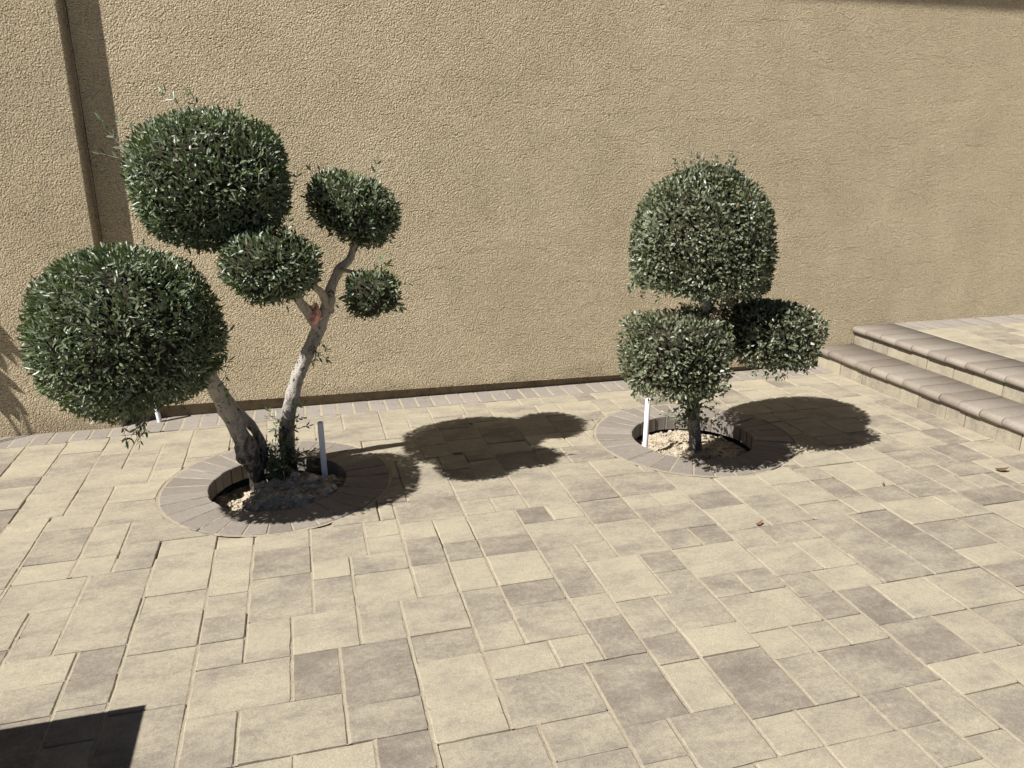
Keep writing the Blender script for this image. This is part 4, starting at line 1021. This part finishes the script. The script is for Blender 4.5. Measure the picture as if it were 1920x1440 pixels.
stem('branch', olive, [(0.190, 3.895, 1.050), (0.250, 3.70, 1.065), (0.300, 3.48, 1.020)], [0.012, 0.009, 0.006], M_BARK, seed=14.0)
OL = dict(density=9000, L0=0.0335, W0=0.0100, mat=M_OLIVE, spike=0.35, core=0.77)
crown('crown', olive, (-0.337, 3.66, 1.482), 0.352, 0.350, 0.292, 21, power=2.25, lump=0.075, **OL)
crown('crown', olive, (-0.696, 3.41, 0.907), 0.377, 0.366, 0.344, 22, power=2.35, lump=0.06, **OL)
crown('crown', olive, (-0.109, 3.40, 1.151), 0.206, 0.212, 0.167, 23, power=2.3, lump=0.08, **OL)
crown('crown', olive, (0.270, 3.80, 1.355), 0.221, 0.225, 0.166, 24, power=2.3, lump=0.09, tilt=0.42, **OL)
crown('crown', olive, (0.306, 3.45, 1.006), 0.122, 0.130, 0.106, 25, power=3.2, lump=0.13, **OL)
for b, t, n in (((-0.624, 3.689, 1.579), (-0.742, 3.689, 1.735), 7), ((-0.624, 3.689, 1.569), (-0.761, 3.689, 1.608), 4), ((-0.591, 3.711, 1.639), (-0.680, 3.711, 1.749), 4),
                ((-0.423, 3.689, 1.748), (-0.486, 3.689, 1.855), 5), ((-0.331, 3.667, 1.769), (-0.387, 3.667, 1.847), 5), ((-0.217, 3.689, 1.748), (-0.197, 3.689, 1.813), 3),
                ((-0.700, 3.45, 0.575), (-0.726, 3.43, 0.408), 6), ((-0.735, 3.45, 0.580), (-0.811, 3.43, 0.510), 6), ((-0.678, 3.42, 0.57), (-0.689, 3.40, 0.470), 5),
                ((-0.62, 3.45, 0.56), (-0.731, 3.43, 0.463), 6), ((-0.775, 3.40, 0.60), (-0.771, 3.40, 0.440), 5), ((-0.66, 3.45, 0.57), (-0.76, 3.42, 0.43), 5),
                ((-0.375, 3.40, 0.81), (-0.308, 3.40, 0.884), 4), ((-0.39, 3.40, 0.71), (-0.330, 3.40, 0.753), 4), ((-0.40, 3.45, 0.63), (-0.345, 3.43, 0.60), 3),
                ((-0.36, 3.58, 0.66), (-0.365, 3.55, 0.57), 2), ((-0.83, 3.24, 0.94), (-0.87, 3.10, 0.98), 3), ((-0.58, 3.17, 0.83), (-0.54, 3.06, 0.87), 3),
                ((0.312, 3.416, 1.072), (0.346, 3.407, 1.167), 7), ((0.328, 3.416, 1.072), (0.371, 3.398, 1.141), 5), ((0.362, 3.416, 1.029), (0.470, 3.407, 1.059), 6), ((0.371, 3.381, 0.986), (0.423, 3.364, 0.960), 4), ((0.224, 3.381, 1.038), (0.181, 3.364, 1.020), 4), ((-0.022, 3.646, 1.433), (0.022, 3.580, 1.520), 3),
                ((-0.130, 3.418, 1.433), (-0.119, 3.320, 1.552), 4), ((-0.053, 3.363, 1.252), (-0.027, 3.345, 1.358), 3), ((0.13, 3.78, 1.45), (0.08, 3.76, 1.54), 3), ((0.35, 3.78, 1.47), (0.39, 3.76, 1.57), 3)):
    shoot('shoot', olive, b, t, n, 0.042, 0.0112, M_OLIVE, M_BARK)
# suckers at the foot of the stems and on the fork
for q in range(26):
    a = rnd.uniform(0, 6.28); rr = rnd.uniform(0.0, 0.05)
    b = (-0.19 + rr * math.cos(a), 3.96 + rr * math.sin(a), rnd.uniform(-0.06, 0.04))
    shoot('sucker', olive, b, (b[0] + rnd.gauss(0, 0.05), b[1] + rnd.gauss(-0.03, 0.05), b[2] + rnd.uniform(0.05, 0.16)), rnd.choice((4, 5, 6)), 0.034, 0.011, M_OLIVE, M_BARK)
for q in range(34):
    a = rnd.uniform(0, 6.28); z = rnd.uniform(-0.04, 0.25)
    b = (-0.128 + 0.034 * math.cos(a), 4.005 + 0.034 * math.sin(a), z)
    shoot('sucker', olive, b, (b[0] + 0.085 * math.cos(a), b[1] + 0.085 * math.sin(a), z + rnd.uniform(-0.03, 0.08)), rnd.choice((3, 4, 5)), 0.036, 0.011, M_OLIVE, M_BARK)
for b, t, n in (((-0.20, 3.97, 0.0), (-0.185, 3.94, 0.21), 6), ((-0.245, 3.93, 0.02), (-0.205, 3.86, -0.03), 4), ((-0.24, 3.95, 0.1), (-0.25, 3.90, 0.16), 4),
                ((-0.22, 3.9, -0.03), (-0.19, 3.83, 0.01), 4), ((-0.085, 3.96, 0.30), (-0.03, 3.92, 0.37), 5), ((-0.09, 3.95, 0.27), (-0.04, 3.91, 0.29), 4),
                ((0.03, 3.93, 0.66), (0.10, 3.90, 0.60), 5), ((0.03, 3.92, 0.67), (0.035, 3.88, 0.585), 5), ((0.05, 3.92, 0.74), (0.10, 3.88, 0.66), 5), ((0.04, 3.92, 0.70), (0.065, 3.87, 0.61), 5),
                ((0.15, 3.89, 0.96), (0.16, 3.86, 0.89), 4), ((0.06, 3.88, 0.86), (0.02, 3.84, 0.905), 3)):
    shoot('sucker', olive, b, t, n, 0.034, 0.011, M_OLIVE, M_BARK)

# ------------------------------------------------------------------ right clipped tree
ctree = empty('clipped_tree', (2.175, 3.775, -0.07))
tag(ctree, 'single trunked tree clipped into one dome over two lobes in the right ring', 'tree', 'clipped patio trees')
stem('trunk', ctree, [(2.177, 3.775, -0.14), (2.168, 3.773, -0.04), (2.157, 3.77, 0.03), (2.126, 3.76, 0.217), (2.113, 3.74, 0.416), (2.120, 3.72, 0.607), (2.112, 3.69, 0.766), (2.095, 3.66, 0.903), (2.02, 3.60, 1.183)],
     [0.040, 0.037, 0.035, 0.033, 0.033, 0.029, 0.028, 0.026, 0.014], M_BARK2, lump=0.10, seed=20.0, knots=((0.33, 0.006, 1.0),))
stem('branch', ctree, [(2.118, 3.75, 0.330), (2.005, 3.62, 0.46), (1.82, 3.42, 0.62)], [0.022, 0.017, 0.010], M_BARK2, seed=22.0)
stem('branch', ctree, [(2.118, 3.74, 0.38), (2.20, 3.66, 0.49), (2.29, 3.57, 0.57), (2.38, 3.48, 0.66)], [0.022, 0.018, 0.015, 0.009], M_BARK2, seed=24.0)
CT = dict(density=9400, L0=0.0265, W0=0.0125, mat=M_CLIP, shell=0.075, spike=0.3, core=0.76)


def dome(d):
    z = d[:, 2]
    return np.where(z < 0, np.minimum(1.0, 0.34 / np.maximum(0.30, -z)), 1.0 + 0.025 * np.exp(-((z - 0.60) / 0.25) ** 2))


def warm_top(t, d):
    w = np.clip((d[:, 2] - 0.55) / 0.4, 0, 1)
    return np.clip(np.where(rng.random(len(t)) < 0.06 + 0.45 * w ** 2, 0.80 + 0.17 * t, t), 0, 1)


crown('crown', ctree, (1.999, 3.58, 1.097), 0.355, 0.370, 0.430, 31, power=2.3, shape=dome, lump=0.03, tint_fn=warm_top, **CT)


crown('crown', ctree, (2.005, 3.58, 1.488), 0.150, 0.15, 0.062, 34, power=2.2, lump=0.08, tint_fn=warm_top, **CT)


def boxy(d):
    z = d[:, 2]
    return np.where(z < -0.1, 1.0 + 0.16 * np.exp(-(((d[:, 0] - 0.35) / 0.4) ** 2)) * (-z), 1.0)


crown('crown', ctree, (1.780, 3.38, 0.653), 0.232, 0.240, 0.196, 32, power=6.0, shape=boxy, lump=0.03, tint_fn=warm_top, **CT)
crown('crown', ctree, (2.382, 3.47, 0.698), 0.226, 0.245, 0.176, 33, power=4.4, lump=0.04, tint_fn=warm_top, tilt=0.12, **CT)
for q in range(60):
    z = rnd.uniform(0.14, 0.38); a = rnd.uniform(0, 6.28) if q % 2 else rnd.uniform(2.6, 4.6)
    rr = rnd.uniform(0.02, 0.03)
    b = (2.122 + rr * math.cos(a), 3.755 + rr * math.sin(a), z)
    ln = rnd.uniform(0.06, 0.15)
    shoot('sucker', ctree, b, (b[0] + ln * math.cos(a), b[1] + ln * math.sin(a), z + rnd.uniform(-0.07, 0.05)), rnd.choice((5, 6, 7, 8)), 0.029, 0.0130, M_CLIP, M_BARK2)
for q in range(44):
    z = rnd.uniform(0.62, 0.98); a = rnd.uniform(0, 6.28)
    b = (2.110 + 0.024 * math.cos(a), 3.69 + 0.024 * math.sin(a), z)
    ln = rnd.uniform(0.05, 0.12)
    shoot('sucker', ctree, b, (b[0] + ln * math.cos(a), b[1] + ln * math.sin(a), z + rnd.uniform(-0.03, 0.07)), rnd.choice((5, 6, 7)), 0.029, 0.0130, M_CLIP, M_BARK2)
for q in range(70):       # ragged skirts and tips
    a = rnd.uniform(0, 6.28)
    c, rx, z = rnd.choice((((1.999, 3.58), 0.32, 0.955), ((1.999, 3.58), 0.28, 0.945), ((1.780, 3.38), 0.17, 0.48), ((2.382, 3.47), 0.17, 0.54)))
    b = (c[0] + rx * math.cos(a), c[1] + rx * math.sin(a), z + 0.03)
    shoot('shoot', ctree, b, (b[0] + 0.03 * math.cos(a), b[1] + 0.03 * math.sin(a), z - rnd.uniform(0.005, 0.045)), 4, 0.029, 0.0130, M_CLIP, M_BARK2)
for q in range(16):
    a = rnd.uniform(0, 6.28); rr = rnd.uniform(0, 0.16)
    b = (1.995 + rr * math.cos(a), 3.58 + rr * math.sin(a), 1.52)
    shoot('shoot', ctree, b, (b[0] + 0.02 * math.cos(a), b[1] + 0.02 * math.sin(a), 1.52 + rnd.uniform(0.03, 0.085)), 4, 0.024, 0.0095, M_CLIP, M_BARK2)

# ------------------------------------------------------------------ pipes
def pipe(loc, h, r, lean, label, bury=0.06):
    root = empty('pipe_stake', loc)
    tag(root, label, 'pipe', 'white plastic irrigation pipes')
    seg = 20
    vs, fs = [], []
    prof = [(r, -bury), (r, h - 0.002), (r - 0.0012, h), (r * 0.80, h), (r * 0.78, h - 0.05)]
    for pr, pz in prof:
        for s in range(seg):
            a = 2 * math.pi * s / seg
            vs.append((loc[0] + lean[0] * pz + pr * math.cos(a), loc[1] + lean[1] * pz + pr * math.sin(a), loc[2] + pz))
    for i in range(len(prof) - 1):
        for s in range(seg):
            t = (s + 1) % seg
            fs.append((i * seg + s, i * seg + t, (i + 1) * seg + t, (i + 1) * seg + s))
    o = mesh_obj('pipe_wall', vs, fs, M_PIPE, root)
    for p in o.data.polygons: p.use_smooth = abs(p.normal.z) < 0.5
    zb = loc[2] + h - 0.02
    vs = [(loc[0] + lean[0] * (h - .02) + r * 0.8 * math.cos(2 * math.pi * s / seg), loc[1] + lean[1] * (h - .02) + r * 0.8 * math.sin(2 * math.pi * s / seg), zb) for s in range(seg)]
    mesh_obj('bore', vs, [tuple(range(seg))], M_PIPE_IN, root)
    return root


pipe((0.047, 3.847, -0.105), 0.387, 0.0150, (-0.010, 0.0), 'white upright plastic pipe standing in the soil beside the olive stems')
pipe((1.852, 3.790, -0.075), 0.345, 0.0150, (0.004, 0.0), 'white upright plastic pipe at the left rim of the right tree pit')
pipe((-0.906, 4.900, 0.0), 0.22, 0.0140, (-0.10, 0.0), 'short white pipe rising from the border bricks behind the big left ball')
pipe((3.722, 4.905, 0.0), 0.165, 0.0130, (-0.06, 0.0), 'small white pipe stub in the wall corner beside the lowest step')

# ------------------------------------------------------------------ salmon rag in the fork
vs, fs = [], []
NU, NV = 16, 14
for i in range(NU + 1):
    for j in range(NV + 1):
        u, v = i / NU - 0.5, j / NV - 0.5
        th = u * 2.6
        x_ = 0.056 + 0.026 * math.sin(th) + v * 0.030
        y_ = 3.888 - 0.020 * math.cos(th) - 0.010 * math.sin(v * 9 + u * 4)
        z_ = 0.842 - v * 0.085 + 0.018 * math.sin(u * 5) + 0.008 * noise.noise((u * 7, v * 7, 0))
        w = 0.022 * noise.noise((u * 6 + 3, v * 6, 2)) + 0.010 * noise.noise((u * 13, v * 13, 6))
        vs.append((x_ + w * 0.6, y_ + w, z_ + w * 0.5))
for i in range(NU):
    for j in range(NV):
        a = i * (NV + 1) + j
        fs.append((a, a + 1, a + NV + 2, a + NV + 1))
rag = mesh_obj('cloth_scrap', vs, fs, M_RAG, smooth=True, origin=(0.052, 3.868, 0.80))
sol = rag.modifiers.new('thick', 'SOLIDIFY'); sol.thickness = 0.0015
tag(rag, 'crumpled salmon pink cloth scrap caught in the fork of the olive', 'cloth')


# ------------------------------------------------------------------ fallen leaves
def fallen(loc, L, W, rz, mat, label, lift=0.012):
    vs, fs = [], []
    n = 8
    for i in range(n + 1):
        u = i / n
        w = W * math.sin(math.pi * min(1, u * 0.95 + 0.03)) ** 0.8
        for s, k in ((-1, 1), (0, 0), (1, 1)):
            x_, y_ = (u - 0.5) * L, s * w
            z_ = 0.003 + lift * (u - 0.4) ** 2 * 2.2 + k * w * 0.45 + 0.002 * noise.noise((u * 4, s, loc[0]))
            c, sn = math.cos(rz), math.sin(rz)
            vs.append((loc[0] + x_ * c - y_ * sn, loc[1] + x_ * sn + y_ * c, loc[2] + z_))
    for i in range(n):
        for s in range(2):
            a = i * 3 + s
            fs.append((a, a + 3, a + 4, a + 1))
    o = mesh_obj('fallen_leaf', vs, fs, mat, smooth=True, origin=loc)
    tag(o, label, 'leaf', 'dry leaves dropped on the paving')
    m = o.modifiers.new('thick', 'SOLIDIFY'); m.thickness = 0.0012
    return o


fallen((3.504, 2.927, 0.002), 0.062, 0.017, -0.5, M_DRYLEAF, 'curled dark brown leaf lying on a cream paver below the steps', 0.03)
fallen((1.923, 2.730, 0.002), 0.040, 0.009, 0.35, M_REDLEAF, 'small reddish brown leaf lying on a paver joint in front of the right ring', 0.02)
fallen((2.775, 2.944, 0.002), 0.016, 0.006, 0.9, M_REDLEAF, 'tiny red leaf fragment on the paving right of the right ring', 0.01)
fallen((2.130, 3.560, -0.045), 0.075, 0.010, 0.75, M_DRYLEAF, 'dry curled leaf on the soil at the foot of the right trunk', 0.02)

# ------------------------------------------------------------------ palm beyond the left edge (its shadow falls on the wall)
palm = empty('fan_palm', (-2.95, 4.25, 0))
tag(palm, 'small fan palm left of the frame whose blade shadows fall on the wall', 'palm')
vs, fs, rb = tube([(-2.95, 4.25, -0.02), (-2.93, 4.26, 0.5), (-2.90, 4.28, 1.0)], [0.09, 0.075, 0.06], seg=12, lump=0.15)
mesh_obj('trunk', vs, fs, M_BARK2, palm, attr={'rough_shaded_bark': rb})
K = Vector((0.84, 0.31, -1.0))


def frond(hub, tips, w=0.05):
    hub = Vector(hub)
    vs, fs = [], []
    for t in tips:
        t = Vector(t); d = t - hub
        s = d.cross(K).normalized()
        b = len(vs)
        N_ = 6
        for i in range(N_ + 1):
            u = i / N_
            ww = w * (0.25 + 1.5 * u) * (1 - u) ** 0.8 + 0.0006
            c = hub + d * u + Vector((0, 0, 0.10 * u * (1 - u)))
            vs += [tuple(c - s * ww), tuple(c + Vector((0, 0, -0.004))), tuple(c + s * ww)]
        for i in range(N_):
            for k in range(2):
                a = b + i * 3 + k
                fs.append((a, a + 3, a + 4, a + 1))
    mesh_obj('frond', vs, fs, M_PALM, palm, origin=tuple(hub))
    p0 = Vector((-2.90, 4.28, 1.0)); mid = (p0 + hub) / 2 + Vector((0, 0, 0.12))
    v2, f2, rb2 = tube([p0, mid, hub], [0.007, 0.006, 0.005], seg=7, lump=0.0)
    mesh_obj('petiole', v2, f2, M_PALM, palm)


def on_wall(x, z, s):       # the point s sun-lengths up-sun of a wall point
    return Vector((x, PIL_Y, z)) - K * s


frond(on_wall(-1.93, 0.90, 0.62), [on_wall(a, b, 0.55) for a, b in ((-1.53, 0.39), (-1.60, 0.40), (-1.66, 0.36), (-1.60, 0.56), (-1.72, 0.30), (-1.80, 0.35), (-1.66, 0.75), (-1.75, 1.0), (-2.0, 1.2))])
frond(on_wall(-1.93, 0.55, 0.70), [on_wall(a, b, 0.60) for a, b in ((-1.575, 0.22), (-1.635, 0.16), (-1.56, 0.06), (-1.60, 0.02), (-1.66, 0.04), (-1.75, 0.05), (-1.85, 0.1))])
frond((-3.2, 4.0, 1.35), [(-3.6, 3.7, 1.7), (-3.7, 4.0, 1.5), (-3.5, 3.6, 1.3), (-3.3, 3.5, 1.6), (-3.6, 4.2, 1.2), (-3.2, 3.6, 1.1)])

# a light scatter of dropped olive leaves and grit on the paving
vs, fs = [], []
for q in range(120):
    if q < 60:
        x_ = rnd.uniform(-1.0, 3.7); y_ = border_y(x_) + rnd.uniform(0.10, 0.225)
    else:
        x_, y_ = rnd.uniform(-1.2, 3.4), rnd.uniform(1.9, 4.6)
        if any(math.hypot(x_ - cx, y_ - cy) < ro for cx, cy, ro, ri in RINGS): continue
    L_ = rnd.uniform(0.006, 0.022) if q < 60 else rnd.uniform(0.003, 0.010); W_ = L_ * rnd.uniform(0.12, 0.3); a = rnd.uniform(0, 6.28)
    dx_, dy_ = math.cos(a) * L_ / 2, math.sin(a) * L_ / 2
    nx_, ny_ = -math.sin(a) * W_, math.cos(a) * W_
    b = len(vs)
    vs += [(x_ - dx_, y_ - dy_, 0.004), (x_ + nx_, y_ + ny_, 0.005), (x_ + dx_, y_ + dy_, 0.006), (x_ - nx_, y_ - ny_, 0.0045)]
    fs += [(b, b + 3, b + 1), (b + 1, b + 3, b + 2)]
tag(mesh_obj('leaf_litter', vs, fs, M_LITTER, patio), kind='stuff')
